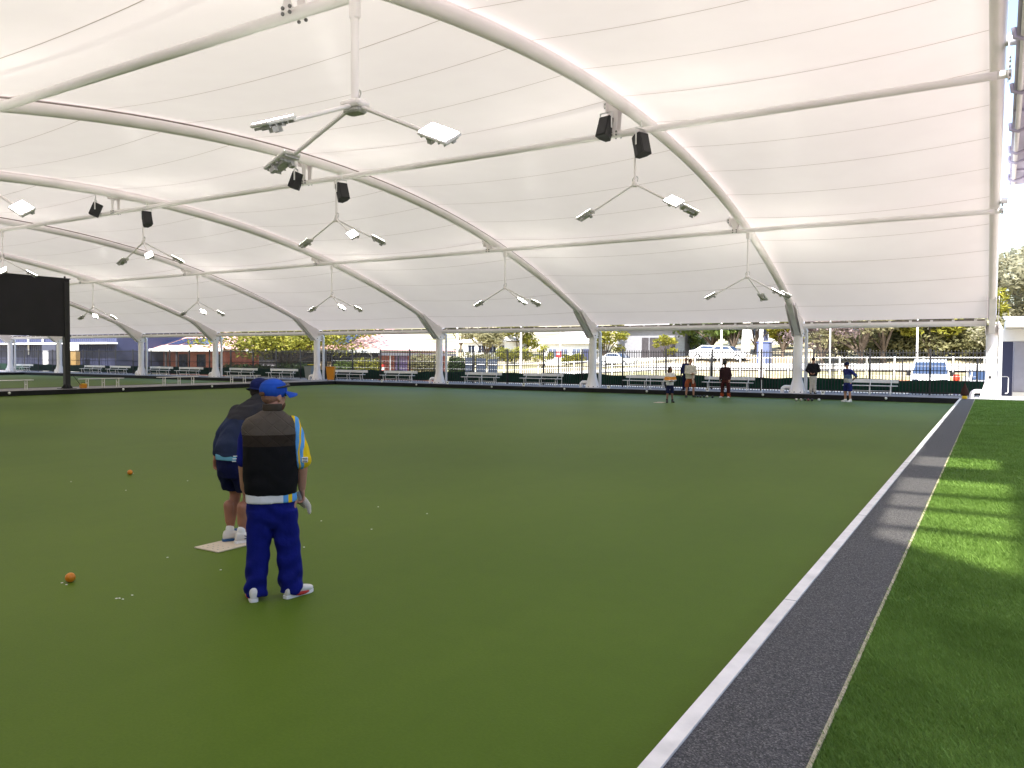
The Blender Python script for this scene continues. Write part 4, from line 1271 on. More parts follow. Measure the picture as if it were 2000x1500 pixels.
# --- the people at the far end ---------------------------------------------------------------
def far_person(loc, rz, H, label, skin, top, legs, shoes, hairm, arms, head_yaw=0., nod=0., shorts=False, cap=None, long_sleeve=True, lean=0., wide=1.0, extra=None, stance=.11, brim=True):
    """standing figure, local +y is its front"""
    k = H/1.75
    b = MB(); v = .013
    X, Y = Vector((1,0,0)), Vector((0,1,0))
    W = wide
    sh = 1.42*k; hp = .90*k
    hx = Vector((0, lean+.02, 1.61*k))
    Mx = head(b, hx, head_yaw, k, nod)
    capsule(b, (0, lean*.9, 1.42*k), .056*k, (0, lean, 1.54*k), .052*k)
    loft(b, [((0, 0, .85*k), .15*k, .10*k), ((0, lean*.4, 1.1*k), .15*k, .10*k), ((0, lean*.8, 1.36*k), .16*k, .09*k), ((0, lean*.9, 1.44*k), .07*k, .06*k)], X, Y)
    for sx, (el, wr, hd_) in zip((-1, 1), arms):
        s0 = Vector((sx*.175*k*W, lean*.8, 1.38*k)); e = Vector(el)*k; w = Vector(wr)*k
        limb(b, [s0, e, w], [.052*k, .043*k, .029*k])
        hand(b, w, hd_, Vector((-sx*.2, 1, 0)), Vector((-sx, .1, 0)), .6, k)
    for sx in (-1, 1):
        limb(b, [(sx*.09*k, 0, .86*k), (sx*stance*k, .02, .47*k), (sx*(stance+.02)*k, -.01, .09*k)], [.083*k, .056*k, .040*k])
    p = skinned(b, 'person', skin, .010, 2)
    p.location = loc; p.rotation_euler = (0, 0, rz)
    tag(p, label, 'person')
    face_parts(p, Mx)
    h_ = MB(); h_.ball((0, -.022, .035), .098*k, 14, 10, (.88, 1.0, 1.0), Mx)
    if hairm[1] == 'long': 
        limb(h_, [Mx @ Vector((0, -.05, 0)), Mx @ Vector((0, -.07, -.13))], [.085*k, .07*k])
        for sx in (-1, 1): limb(h_, [Mx @ Vector((sx*.07, .0, .02)), Mx @ Vector((sx*.085, .02, -.12))], [.035*k, .03*k])
    skinned(h_, 'hair', hairm[0], .010, 2, p)
    if cap is not None:
        c = MB(); c.ball((0, -.006, .050), .106*k, 16, 10, (.92, 1.08, .86), Mx)
        co = skinned(c, 'cap', cap, .009, 2, p)
        if brim: MB().ball((0, .12, .045), .07*k, 12, 6, (1.1, 1.0, .12), Mx).build('brim', cap, co)
    t_ = MB()
    loft(t_, [((0, 0, .84*k), .175*k*W, .135*k), ((0, .0, .95*k), .185*k*W, .145*k), ((0, lean*.45, 1.15*k), .19*k*W, .14*k), ((0, lean*.75, 1.32*k), .19*k*W, .118*k), ((0, lean*.85, 1.40*k), .15*k*W, .085*k), ((0, lean*.9, 1.45*k), .075*k, .07*k)], X, Y)
    for sx, (el, wr, hd_) in zip((-1, 1), arms):
        s0 = Vector((sx*.165*k*W, lean*.8, 1.375*k)); e = Vector(el)*k; w = Vector(wr)*k
        if long_sleeve: limb(t_, [s0, e, e.lerp(w, .86)], [.075*k, .066*k, .048*k])
        else: limb(t_, [s0, s0.lerp(e, .85)], [.078*k, .074*k])
    skinned(t_, 'top', top, .011, 2, p, .006)
    l_ = MB()
    loft(l_, [((0, 0, .68*k), .15*k, .11*k), ((0, 0, .78*k), .172*k, .13*k), ((0, 0, .90*k), .165*k, .125*k)], X, Y)
    for sx in (-1, 1):
        ends = [((sx*.093*k, 0, .78*k), .092*k, .115*k), ((sx*stance*.95*k, .01, .62*k), .092*k, .105*k), ((sx*stance*1.02*k, .015, .46*k), .094*k, .10*k)]
        if not shorts: ends = ends[:2] + [((sx*stance*k, .01, .40*k), .078*k, .085*k), ((sx*(stance+.015)*k, 0, .20*k), .072*k, .08*k), ((sx*(stance+.02)*k, 0, .05*k), .070*k, .085*k)]
        loft(l_, ends, X, Y)
    skinned(l_, 'shorts' if shorts else 'trousers', legs, .011, 2, p, .005)
    for sx, nm in ((-1, 'left_shoe'), (1, 'right_shoe')):
        shoe(p, ((sx*(stance+.015)*k, -.09, 0)), ((sx*(stance+.05)*k, .19, 0)), shoes, shoes, name=nm)
        if shorts:
            q = MB(); capsule(q, (sx*(stance+.02)*k, -.01, .07), .046, (sx*(stance+.02)*k, -.01, .14), .045); skinned(q, nm.replace('shoe', 'sock'), M['white'] if shoes is M['shoe_white'] else shoes, .009, 1, p)
    if extra: extra(p, k)
    return p
def look(x, y, off=0): return math.atan2(x, -y) + math.pi*0 + off      # rotation that turns a figure's front towards the camera
hang = [((-.25, .0, 1.08), (-.24, .08, .84), (0, .1, -1)), ((.25, .0, 1.08), (.24, .08, .84), (0, .1, -1))]
front = [((-.24, .08, 1.10), (-.06, .24, 1.05), (.8, .5, 0)), ((.24, .08, 1.10), (.06, .25, 1.04), (-.8, .5, 0))]
hips = [((-.34, -.16, 1.12), (-.16, -.14, .98), (.6, -.3, -.3)), ((.34, -.16, 1.12), (.16, -.14, .98), (-.6, -.3, -.3))]
back = [((-.29, -.06, 1.10), (-.10, -.17, .98), (.8, -.2, -.4)), ((.29, -.06, 1.10), (.10, -.17, .98), (-.8, -.2, -.4))]
def face_cam(x, y): return math.atan2(-(-x), -y)
def toward(x, y):                                                     # local +y points at the camera
    return math.atan2(x, -y)
w_or = banded('white_orange_top', [(.5, (.60, .60, .62)), (1.02, (.70, .30, .06)), (1.16, (.68, .66, .63)), (1.34, (.05, .05, .08))], 2, .3, None, .08)
far_person((-11.85, 32.4, 0), toward(-11.85, 32.4)+R(12), 1.56, 'person with long dark hair in white and orange top on the far mat', M['skin_dark'], w_or, M['navy_cloth'], M['shoe_black'], (M['hair_dark'], 'long'), front, R(20), R(-22), True)
def tw_extra(p, k):
    q = MB(); limb(q, [(-.02, .25, 1.08), (-.04, .26, .90), (-.05, .25, .72)], [.045, .06, .05], sq=((0, 1, 0), .4))
    o = skinned(q, 'towel', fabric('pinkish_towel', (.52, .38, .32)), .010, 2, None, .006)
    o.location = p.location; o.rotation_euler = p.rotation_euler
    tag(o, 'pinkish towel held by the person in the cream jacket', 'towel')
far_person((-12.68, 37.5, 0), toward(-12.68, 37.5)+R(25), 1.92, 'person in cream jacket and rust shorts at the far ditch', M['skin'], fabric('cream_jacket', (.58, .54, .46)), fabric('rust_shorts', (.28, .07, .03)), M['shoe_black'], (M['hair_dark'], 'short'), front, R(0), R(-15), True, extra=tw_extra, wide=1.1, stance=.16)
far_person((-13.75, 40.0, ZP+.003), toward(-13.75, 40.0)-R(30), 1.74, 'person in navy with yellow trim half hidden behind the cream jacket', M['skin'], banded('navy_yellow_top', [(-.5, (.55, .38, .03)), (-.22, (.014, .018, .075))], 0, .3), M['navy_cloth'], M['shoe_black'], (M['hair_dark'], 'short'), hang)
far_person((-11.1, 38.1, 0), toward(-11.1, 38.1)+R(-25), 1.82, 'person in maroon jacket and dark cap looking down at the bowls', M['skin'], fabric('maroon_jacket', (.040, .018, .022)), banded('maroon_trousers', [(.0, (.30, .055, .02)), (.24, (.055, .014, .014))], 2, .3), M['shoe_white'], (M['hair_dark'], 'short'), hang, R(-30), R(-35), False, M['shoe_black'], True, .05, 1.05, None, .15)
far_person((-7.45, 40.3, ZP+.003), toward(-7.45, 40.3)+R(172), 1.80, 'person in dark jacket and pale trousers with back turned on the far path', M['skin'], fabric('black_jacket', (.014, .014, .018)), fabric('stone_trousers', (.46, .43, .39)), M['shoe_black'], (M['hair_dark'], 'short'), back, 0, 0, False, None, True, 0, 1.08, None, .07)
far_person((-5.52, 37.95, 0), toward(-5.52, 37.95)+R(-48), 1.80, 'person in blue and grey shirt and navy shorts with hands on hips', M['skin'], banded('blue_grey_shirt', [(.6, (.40, .41, .42)), (1.10, (.07, .12, .24)), (1.26, (.022, .030, .15))], 2, .3, None, .1), fabric('navy_shorts', (.014, .02, .11)), M['shoe_white'], (M['hair_dark'], 'short'), hips, R(-15), R(-12), True, M['navy_cloth'], False, .06, 1.0, None, .13)
# ------------------------------------------------------------------ land behind the fence
def across(px_, Y):
    return Y*math.tan(math.atan((px_-1000)/FOC) - YAW)
def strip(name, pts_lo, pts_hi, m_, dz=.05, n=40):
    b = MB()
    for i in range(n+1):
        f_ = i/n
        for p0, p1 in (pts_lo, pts_hi):
            x = p0[0]+(p1[0]-p0[0])*f_; y = p0[1]+(p1[1]-p0[1])*f_
            b.v.append(Vector((x, y, gz(x, y)+dz)))
    for i in range(n): b.f.append((2*i, 2*i+2, 2*i+3, 2*i+1))
    return structure(name, b, m_, smooth=60)
red = mat('red_earth', (.36, .15, .085), .95, .1, var=.25, scale=.8, bump=.3, bscale=8)
road = mat('pale_road', (.50, .47, .43), .9, .15, var=.1, scale=.8)
strip('red_earth', ((-60, 57), (40, 55)), ((-60, 61.5), (40, 60)), red, .06)
strip('road', ((-90, 68), (60, 66)), ((-90, 73.5), (60, 72)), road, .10)
strip('car_park', ((-42, 44.6), (14, 44.6)), ((-42, 51), (14, 51)), mat('bitumen_car_park', (.16, .155, .15), .9, .2, var=.15, scale=1.2), .03)

def leaf_mesh(name, clumps, n, size, m_, seed, up=.3):
    rnd = random.Random(seed)
    vs_, fs = [], []
    tot = sum(c[3]*c[4] for c in clumps)
    for (cx, cy, cz, rh, rv) in clumps:
        k = int(n*rh*rv/tot)
        for _ in range(k):
            d = Vector((rnd.gauss(0,1), rnd.gauss(0,1), rnd.gauss(0,1))).normalized()*(rnd.random()**.45)
            p = Vector((cx+d.x*rh, cy+d.y*rh, cz+d.z*rv))
            a = Vector((rnd.gauss(0,1), rnd.gauss(0,1), rnd.gauss(0,.6))).normalized()
            w = a.cross(Vector((rnd.gauss(0,.6), rnd.gauss(0,.6), 1))).normalized()
            s = size*(.5+rnd.random())
            q = len(vs_)
            vs_.extend([p-a*s, p-w*s*.45+a*s*.1, p+a*s, p+w*s*.45+a*s*.1])
            fs.append((q, q+1, q+2, q+3))
    me = bpy.data.meshes.new(name); me.from_pydata([tuple(v) for v in vs_], [], fs); me.materials.append(m_)
    return me
bark = mat('bark', (.11, .085, .065), .9, .1, var=.3, scale=6, bump=.5, bscale=20)
pale_bark = mat('pale_bark', (.55, .50, .44), .8, .15, var=.2, scale=3, bump=.3, bscale=15)
def tree(x, y, H, rad, m_, label, n=2200, size=.28, seed=1, trunk_r=.16, flat=.6, base=.16, bk=None, group='trees beyond the fence', nclump=11, cat='tree'):
    rnd = random.Random(seed)
    z0 = gz(x, y)
    t = thing('tree', label, cat, (x, y, z0-.05), 0, group)
    b = MB()
    hb = H*base
    b.tube([(0, 0, 0), (rnd.uniform(-.1,.1), 0, hb*.5), (rnd.uniform(-.15,.15), rnd.uniform(-.1,.1), hb)], [trunk_r*1.25, trunk_r, trunk_r*.85], 8)
    clumps = []
    for k in range(nclump):
        a = k*2.4 + rnd.random(); rr = rad*(.25+.62*rnd.random())
        c = Vector((math.cos(a)*rr, math.sin(a)*rr, hb + (H-hb)*(.25+.6*rnd.random())))
        s = rad*rnd.uniform(.28, .46)
        clumps.append((c.x, c.y, c.z, s, s*flat))
        mid = Vector((c.x*.45, c.y*.45, hb+(c.z-hb)*.55))
        b.tube([(0, 0, hb*.92), mid, c], [trunk_r*.6, trunk_r*.38, trunk_r*.12], 6)
    b.build('trunk', bk or bark, t, 60)
    part('crown', leaf_mesh('crown', clumps, n, size, m_, seed), t)
    return t
L_y = make_leaf('yellow_green_leaf', (.13, .145, .02), (.36, .33, .05), .4)
L_g = make_leaf('mid_green_leaf', (.06, .10, .022), (.17, .22, .05), .35)
L_d = make_leaf('dark_green_leaf', (.025, .05, .015), (.07, .10, .03), .3)
L_o = make_leaf('olive_leaf', (.18, .17, .085), (.38, .35, .19), .5)
L_b = make_leaf('bush_leaf', (.15, .155, .07), (.34, .32, .16), .5)
L_w = make_leaf('flare_washed_leaf', (.26, .25, .16), (.48, .45, .31), .5)  # overexposure flare put into the leaf colour as paleness
L_p = make_leaf('dry_purple_twig', (.14, .10, .10), (.25, .19, .18), .2)

# spreading tree in front of the brick hall
tree(across(560, 47.6), 47.6, 5.0, 6.6, L_y, 'wide spreading yellow green tree in front of the brick hall', 9000, .17, 11, .24, .32, .28, None, None, 26)
tree(across(1390, 84), 84, 7, 4.4, L_g, 'dense green tree right of the grey garage building', 4500, .3, 21, nclump=14)
tree(across(1432, 80), 80, 6, 2.2, L_g, 'slim green tree left of the pale trunk', 2200, .25, 22)
tree(across(1455, 78), 78, 9.5, 2.6, L_o, 'tall tree with a thick pale trunk', 700, .25, 23, .42, .6, .62, pale_bark)
tree(across(1474, 84), 84, 6, 2.6, L_g, 'round green tree right of the pale trunk', 2400, .25, 24)
tree(across(1528, 80), 80, 4.4, 2.0, L_y, 'bright yellow green shrub like tree left of the near column', 1800, .22, 25)
tree(across(1605, 70), 70, 5.6, 3.0, L_p, 'bare purplish tree right of the near column', 2000, .16, 26, .14)
tree(across(1680, 72), 72, 6.2, 3.4, L_o, 'olive tree with forked branches behind the grey fence', 1700, .2, 27, .2)
tree(across(1725, 74), 74, 6.6, 3.6, L_o, 'olive tree with several trunks beyond the road', 2200, .2, 28, .22)
tree(across(1770, 80), 80, 7.5, 4.4, L_g, 'leafy green tree behind the van', 4200, .26, 29)
tree(across(1815, 76), 76, 6.5, 3.6, L_y, 'pale yellow tree above the van roof', 3400, .24, 30)
tree(across(1862, 82), 82, 8, 4.6, L_o, 'olive tree right of the yellow tree', 3800, .26, 31)
tree(across(1905, 78), 78, 6.0, 3.6, L_y, 'yellow olive tree left of the rightmost column', 3600, .24, 32)
tree(across(1985, 92), 92, 9.5, 5.0, L_w, 'tall gum tree above the utility building', 4200, .3, 33, .3, .7, .3)
tree(across(2060, 84), 84, 8, 5.0, L_w, 'gum tree at the right edge above the utility building', 4200, .3, 34, .3, .7, .3)
tree(across(1010, 104), 104, 6.0, 3.8, L_y, 'yellow green tree on the hill left of the light poles', 2200, .3, 35)
tree(across(950, 96), 96, 5.5, 3.4, L_o, 'olive tree on the hill beside the pale shed', 2000, .28, 36)
tree(across(1182, 82), 82, 5.5, 2.4, L_y, 'small yellow green tree right of the second column', 1400, .22, 37)
tree(across(1060, 74), 74, 3.4, 1.3, L_y, 'thin young tree on the slope', 500, .16, 38, .05)
tree(across(1300, 79), 79, 3.0, 1.4, L_y, 'low shrub in front of the garage building', 900, .16, 39, .06)
tree(across(1360, 98), 98, 8.5, 5.2, L_d, 'dark tree behind the garage building', 3000, .35, 40)
tree(across(1640, 100), 100, 9, 6.0, L_g, 'tree on the hill beyond the road', 3000, .35, 41)
tree(across(1560, 104), 104, 8, 5.0, L_o, 'pale tree on the hill right of the near column', 2400, .35, 42)
tree(across(900, 110), 110, 8, 5.5, L_d, 'dark tree on the far hill above the brick house', 2200, .35, 43)
def bush(px_, Y, r_, h, m_, label, seed, n=1600, size=.2):
    x = across(px_, Y)
    t = thing('bush', label, 'bush', (x, Y, gz(x, Y)-.05), 0, 'bushes on the slope beyond the road')
    rnd = random.Random(seed)
    cl = [(rnd.uniform(-.7, .7)*r_, rnd.uniform(-.6, .6)*r_, h*rnd.uniform(.25, .7), r_*rnd.uniform(.35, .55), h*rnd.uniform(.28, .4)) for _ in range(8)]
    part('foliage', leaf_mesh('foliage', cl, n, size, m_, seed), t)
    q = MB()
    for k in range(5): q.tube([(0, 0, 0), (cl[k][0]*.5, cl[k][1]*.5, cl[k][2]*.6), cl[k][:3]], [.06, .04, .015], 5)
    tag(q.build('stems', bark, t, 50), kind='stuff')
for k, (px_, Y, r_, h, m_, lb) in enumerate([(1650, 76, 2.6, 3.4, L_b, 'rounded bush right of the bare purplish tree'), (1705, 79, 3.0, 3.8, L_g, 'green bush between the forked olive trees'), (1750, 77, 2.6, 3.4, L_b, 'bush left of the leafy tree behind the van'),
        (1795, 79, 3.0, 4.2, L_y, 'yellow bush above the left half of the van'), (1840, 77, 2.6, 3.8, L_b, 'olive bush above the right half of the van'), (1885, 79, 3.0, 4.2, L_g, 'green bush beyond the fuel can'), (1925, 76, 2.4, 3.6, L_b, 'bush next to the rightmost column'),
        (1975, 74, 3.4, 4.4, L_w, 'large olive bush above the utility building roof'), (1995, 84, 4.0, 5.5, L_w, 'tall pale bush behind the utility building'), (1560, 88, 3.0, 3.2, L_b, 'bush right of the bright yellow shrub'), (1345, 88, 2.2, 3.4, L_g, 'bush right of the garage building'),
        (1120, 90, 1.6, 1.6, L_y, 'low bush in front of the weatherboard house'), (1000, 92, 2.6, 2.6, L_y, 'yellow bush left of the weatherboard house'), (940, 88, 2.4, 2.2, L_o, 'olive bush above the bin enclosure')]):
    bush(px_, Y, r_, h, m_, lb, 80+k, int(900+260*r_*h*.5))
def hedge(x0, x1, y, h, d, m_, label, seed, size=.09, n=2500, name='hedge'):
    t = thing(name, label, 'hedge', ((x0+x1)/2, y, gz(0, 46)), 0)
    L = x1-x0; nn = max(3, int(L/.6))
    cl = [(-L/2+L*(i+.5)/nn, 0, h*.62+.06*math.sin(i*2.1), L/nn*.75, h*.42) for i in range(nn)]
    part('foliage', leaf_mesh('foliage', cl, n, size, m_, seed), t)
    q = MB()
    for i in range(nn): q.tube([(-L/2+L*(i+.5)/nn, 0, 0), (-L/2+L*(i+.5)/nn, 0, h*.5)], .03, 5)
    q_ = q.build('stems', bark, t, 50); q_['kind'] = 'stuff'
hedge(across(655, 49.5), across(690, 49.5), 49.5, 1.5, .8, L_g, 'green hedge right of the orange bin behind the fence', 51)
hedge(across(690, 49.8), across(742, 49.8), 49.8, 1.75, .8, L_y, 'yellow hedge in front of the dark house wall', 52)
hedge(across(803, 49.5), across(858, 49.5), 49.5, 2.1, .9, L_o, 'pale shrubs in front of the red brick wall', 53, .12)
hedge(across(878, 49), across(905, 49), 49.0, 1.9, .9, L_d, 'dark shrub behind the fourth column', 54, .12)
hedge(across(440, 45.5), across(530, 45.5), 45.5, 1.2, .7, L_d, 'dark low hedge under the spreading tree', 55, .1, 3500)
hedge(across(540, 45.5), across(612, 45.5), 45.5, 1.3, .7, L_d, 'dark low hedge left of the grey bin', 56, .1, 3000)

# ------------------------------------------------------------------ buildings
brick = bpy.data.materials.new('red_brick'); brick.use_nodes = True
t_ = brick.node_tree; b_ = t_.nodes['Principled BSDF']
tc_ = t_.nodes.new('ShaderNodeTexCoord'); mp_ = t_.nodes.new('ShaderNodeMapping'); mp_.inputs['Rotation'].default_value = (R(90), 0, 0)
bt = t_.nodes.new('ShaderNodeTexBrick'); bt.inputs['Scale'].default_value = 4.2
bt.inputs['Color1'].default_value = (.24, .065, .045, 1); bt.inputs['Color2'].default_value = (.30, .085, .055, 1); bt.inputs['Mortar'].default_value = (.30, .24, .2, 1)
bt.inputs['Mortar Size'].default_value = .012
t_.links.new(tc_.outputs['Object'], mp_.inputs[0]); t_.links.new(mp_.outputs[0], bt.inputs[0]); t_.links.new(bt.outputs[0], b_.inputs['Base Color']); b_.inputs['Roughness'].default_value = .85
roofm = mat('red_metal_roof', (.50, .29, .26), .5, .4, var=.08, scale=1)
roofw = mat('pale_metal_roof', (.66, .60, .58), .5, .4, var=.05, scale=1)
dark = mat('dark_shade_wall', (.05, .045, .05), .8, .2, var=.2)  # near-black, also paints in porch, eave and garage shade
solar = mat('solar_panel_glass', (.03, .04, .09), .15, .7, var=.1)
grey = mat('grey_render', (.23, .23, .25), .8, .2, var=.08)
whitew = mat('white_weatherboard', (.72, .71, .69), .7, .3, var=.05)
glassd = make_glass('dark_window_glass', (.02, .025, .04))
skyglass = make_glass('car_window_glass', (.03, .05, .10))

# navy shed on the far left
xs0, xs1 = -125.0, across(228, 47.2)
sh = thing('navy_shed', 'large navy metal shed with a pale fascia at the far left', 'building', ((xs0+xs1)/2, 47.2, 0))
hw = (xs1-xs0)/2
MB().box(-hw, hw, 0, 12, -.2, 6.0).build('wall', M['navy'], sh, 0)
rb_ = MB()
for k in range(int(2*hw/.38)): rb_.box(-hw+.38*k, -hw+.38*k+.07, -.03, -.001, 0, 5.9)
tag(rb_.build('cladding_ribs', M['navy'], sh, 0), kind='stuff')
MB().box(-hw+10, hw+.3, -1.2, -.04, 3.05, 3.22).build('awning', M['white'], sh, 0)
for px_ in (53, 81):
    xx = across(px_, 46.9) - (xs0+xs1)/2
    MB().tube([(xx, -.12, 1.9 if px_ == 53 else 0), (xx, -.12, 5.8)], .09, 8).build('downpipe', M['white'], sh, 50)
blk = thing('store_block', 'dark grey store block with a white door in front of the navy shed', 'building', (across(95.5, 45.4), 45.4, 0))
hb_ = (across(109, 45.4)-across(82, 45.4))/2
MB().box(-hb_, hb_, 0, 1.6, -.1, 3.0).build('wall', mat('dark_slate_wall', (.05, .052, .075), .6, .3, var=.1), blk, 0)
dr = MB().bevbox((-.55, -.03, 1.2), (1.05, .06, 2.3), .01).build('door', M['white'], blk, 0)
MB().bevbox((-.12, -.085, 1.05), (.06, .04, .2), .01).build('handle', M['black'], dr, 0)
MB().box(-.66, -.54, -.068, -.064, 1.45, 1.62).build('symbol', M['black'], dr, 0)
for (p0, p1, z0, z1, m_, nm, lb) in [(139, 150, 2.32, 3.2, M['white'], 'meter_cabinet', 'pale meter cabinet high on the wall right of the scoreboard post'), (138, 152, .80, 2.28, mat('tan_board', (.42, .27, .10), .7, .3, var=.1), 'notice_cabinet', 'tan board cabinet right of the scoreboard post'),
                             (138, 150, .03, .78, M['white'], 'storage_chest', 'white storage chest below the tan cabinet')]:
    x0, x1 = across(p0, 45.6), across(p1, 45.6)
    t = thing(nm, lb, 'cabinet', ((x0+x1)/2, 45.6, 0))
    MB().bevbox((0, 0, (z0+z1)/2), (x1-x0, .5, z1-z0), .02).build('case', m_, t, 0)
    MB().bevbox((0, -.262, (z0+z1)/2), ((x1-x0)*.9, .02, (z1-z0)*.9), .005).build('door', m_, t, 0)
    MB().cbox(((x1-x0)*.36, -.285, (z0+z1)/2), (.03, .03, .18)).build('handle', M['black'], t, 0)

def hip_roof(x0, x1, y0, y1, z0, z1, inset):
    ym = (y0+y1)/2
    b = MB()
    b.add([(x0,y0,z0),(x1,y0,z0),(x1,y1,z0),(x0,y1,z0),(x0+inset,ym,z1),(x1-inset,ym,z1)], [(0,1,5,4),(1,2,5),(2,3,4,5),(3,0,4),(0,3,2,1)])
    return b
# brick hall behind the tree
def house(name, label, x0, x1, Y, depth, eave, ridge, wallm, roof_m, z0=0, over=.7, inset=4.0, cat='building'):
    h = thing(name, label, cat, ((x0+x1)/2, Y, z0))
    w = (x1-x0)/2
    MB().box(-w, w, 0, depth, -.4, eave).build('wall', wallm, h, 0)
    r_ = hip_roof(-w-over, w+over, -over, depth+over, eave+.12, ridge, inset).build('roof', roof_m, h, 0)
    q = MB(); q.box(-w-over-.06, w+over+.06, -over-.12, -over+.02, eave-.1, eave+.16)
    q.build('gutter', M['white'], r_, 0)
    q = MB()
    nn = int(2*w/.6)
    return h, w, r_
def window(h, x0, x1, y, z0, z1, g=None, fm=None):
    f_ = MB()
    f_.box(x0-.05, x1+.05, y-.05, y-.002, z0-.05, z0); f_.box(x0-.05, x1+.05, y-.05, y-.002, z1, z1+.05)
    f_.box(x0-.05, x0, y-.05, y-.002, z0, z1); f_.box(x1, x1+.05, y-.05, y-.002, z0, z1); f_.box((x0+x1)/2-.02, (x0+x1)/2+.02, y-.045, y-.002, z0, z1)
    w_ = f_.build('window', fm or M['white'], h, 0)
    MB().box(x0, x1, y-.03, y-.004, z0, z1).build('pane', g or glassd, w_, 0)
def door(h, x0, x1, y, z0, z1, m_):
    d = MB().bevbox(((x0+x1)/2, y-.03, (z0+z1)/2), (x1-x0, .06, z1-z0), .01).build('door', m_, h, 0)
    MB().cbox((x1-.1, y-.08, (z0+z1)/2), (.04, .05, .14)).build('handle', M['steel2'], d, 0)
hx, Y1 = (across(229, 52.5), across(440, 52.5)), 52.5
h, w, r_ = house('brick_hall', 'long red brick hall with a pale red roof behind the spreading tree', hx[0], hx[1], Y1, 9, 2.55, 4.6, brick, roofm, -.1, 1.6, 5)
c0 = (hx[0]+hx[1])/2
for px_ in (246, 262, 281, 290, 324, 345):
    xx = across(px_, 51.2)-c0
    MB().bevbox((xx, -1.3, 1.2), (.18, .18, 2.6), .01).build('veranda_post', dark, h, 0)
door(h, across(300, 52.5)-c0, across(318, 52.5)-c0, -.002, 0, 2.1, dark)
MB().box(across(300, 52.5)-c0, across(318, 52.5)-c0, -.08, -.04, 2.15, 2.4).build('door_sign', M['white'], h, 0)
for px_ in (350, 385, 418): window(h, across(px_, 52.5)-c0, across(px_+16, 52.5)-c0, -.002, .9, 2.1, None, dark)
for k in range(5):
    xx = across(275+k*28, 52.5)-c0
    n_ = MB()
    yy0, yy1 = -.2, 2.0
    zz = lambda y_: 2.67 + (y_+1.6)/(6.1)*(4.6-2.67) + .06
    n_.add([(xx, yy0, zz(yy0)), (xx+1.9, yy0, zz(yy0)), (xx+1.9, yy1, zz(yy1)), (xx, yy1, zz(yy1)), (xx, yy0, zz(yy0)+.04), (xx+1.9, yy0, zz(yy0)+.04), (xx+1.9, yy1, zz(yy1)+.04), (xx, yy1, zz(yy1)+.04)],
           [(0,3,2,1),(4,5,6,7),(0,1,5,4),(1,2,6,5),(2,3,7,6),(3,0,4,7)])
    n_.build('solar_panel', solar, r_, 0)
# brick house right of the column: eave shade painted dark over the front, plain brick side
hx = (-60.5, -45.4); c0 = (hx[0]+hx[1])/2
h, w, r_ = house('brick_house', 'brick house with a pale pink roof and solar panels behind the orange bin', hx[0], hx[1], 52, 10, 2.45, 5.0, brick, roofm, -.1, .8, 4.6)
MB().box(-w-.02, w-.02, -.06, -.002, -.3, 2.45).build('shaded_front', dark, h, 0)
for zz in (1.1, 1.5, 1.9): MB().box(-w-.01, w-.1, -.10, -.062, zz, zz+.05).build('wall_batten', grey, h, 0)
MB().box(across(627, 52)-c0, across(651, 52)-c0, -.13, -.101, .6, 1.55).build('cream_panel', mat('cream_panel', (.55, .42, .28), .8, .2, var=.08), h, 0)
xq = across(719, 51.4)-c0
MB().tube([(xq, -.72, 2.4), (xq+.05, -.2, 2.1), (xq+.05, -.16, 0)], .06, 8).build('downpipe', M['white'], h, 50)
d_ = MB().bevbox((w+.03, 3.0, 1.05), (.06, 1.7, 2.1), .01).build('door', mat('purple_door', (.16, .12, .25), .6, .3, var=.1), h, 0)
MB().cbox((w+.08, 2.4, 1.0), (.05, .04, .16)).build('handle', M['steel2'], d_, 0)
for yy in (.9, 5.6, 9.2): MB().tube([(w+.5, yy, 0), (w+.5, yy, 2.3)], .045, 8).build('porch_post', M['white'], h, 50)
f_ = MB(); f_.box(w+.002, w+.05, 6.2, 8.4, .9, .96); f_.box(w+.002, w+.05, 6.2, 8.4, 1.95, 2.0); f_.box(w+.002, w+.05, 6.2, 6.26, .96, 1.95); f_.box(w+.002, w+.05, 8.34, 8.4, .96, 1.95)
w_ = f_.build('window', M['white'], h, 0); MB().box(w+.004, w+.03, 6.26, 8.34, .96, 1.95).build('pane', glassd, w_, 0)
MB().box(w+.55, w+.80, -.75, 10.7, 2.12, 2.36).build('fascia_board', grey, h, 0)
for row in range(2):
    for k in range(6):
        xx = w - 8.4 - 1.15*k + 3.2
        yy0, yy1 = .3+row*1.75, .3+row*1.75+1.6
        zz = lambda y_: 2.57 + (y_+.8)/(5.8)*(5.0-2.57) + .07
        n_ = MB(); n_.add([(xx, yy0, zz(yy0)), (xx+1.08, yy0, zz(yy0)), (xx+1.08, yy1, zz(yy1)), (xx, yy1, zz(yy1)), (xx, yy0, zz(yy0)+.04), (xx+1.08, yy0, zz(yy0)+.04), (xx+1.08, yy1, zz(yy1)+.04), (xx, yy1, zz(yy1)+.04)],
           [(0,3,2,1),(4,5,6,7),(0,1,5,4),(1,2,6,5),(2,3,7,6),(3,0,4,7)])
        n_.build('solar_panel', solar, r_, 0)
# red and white post at the corner of the house
t = thing('striped_post', 'short red and white striped post before the brick house', 'post', (across(748, 50), 50, -.1))
for k in range(5): MB().box(-.1, .1, -.1, .1, .15+.25*k, .40+.25*k).build('band', M['white'] if k % 2 else mat('red_band', (.5, .05, .04), .6, .3), t, 0)
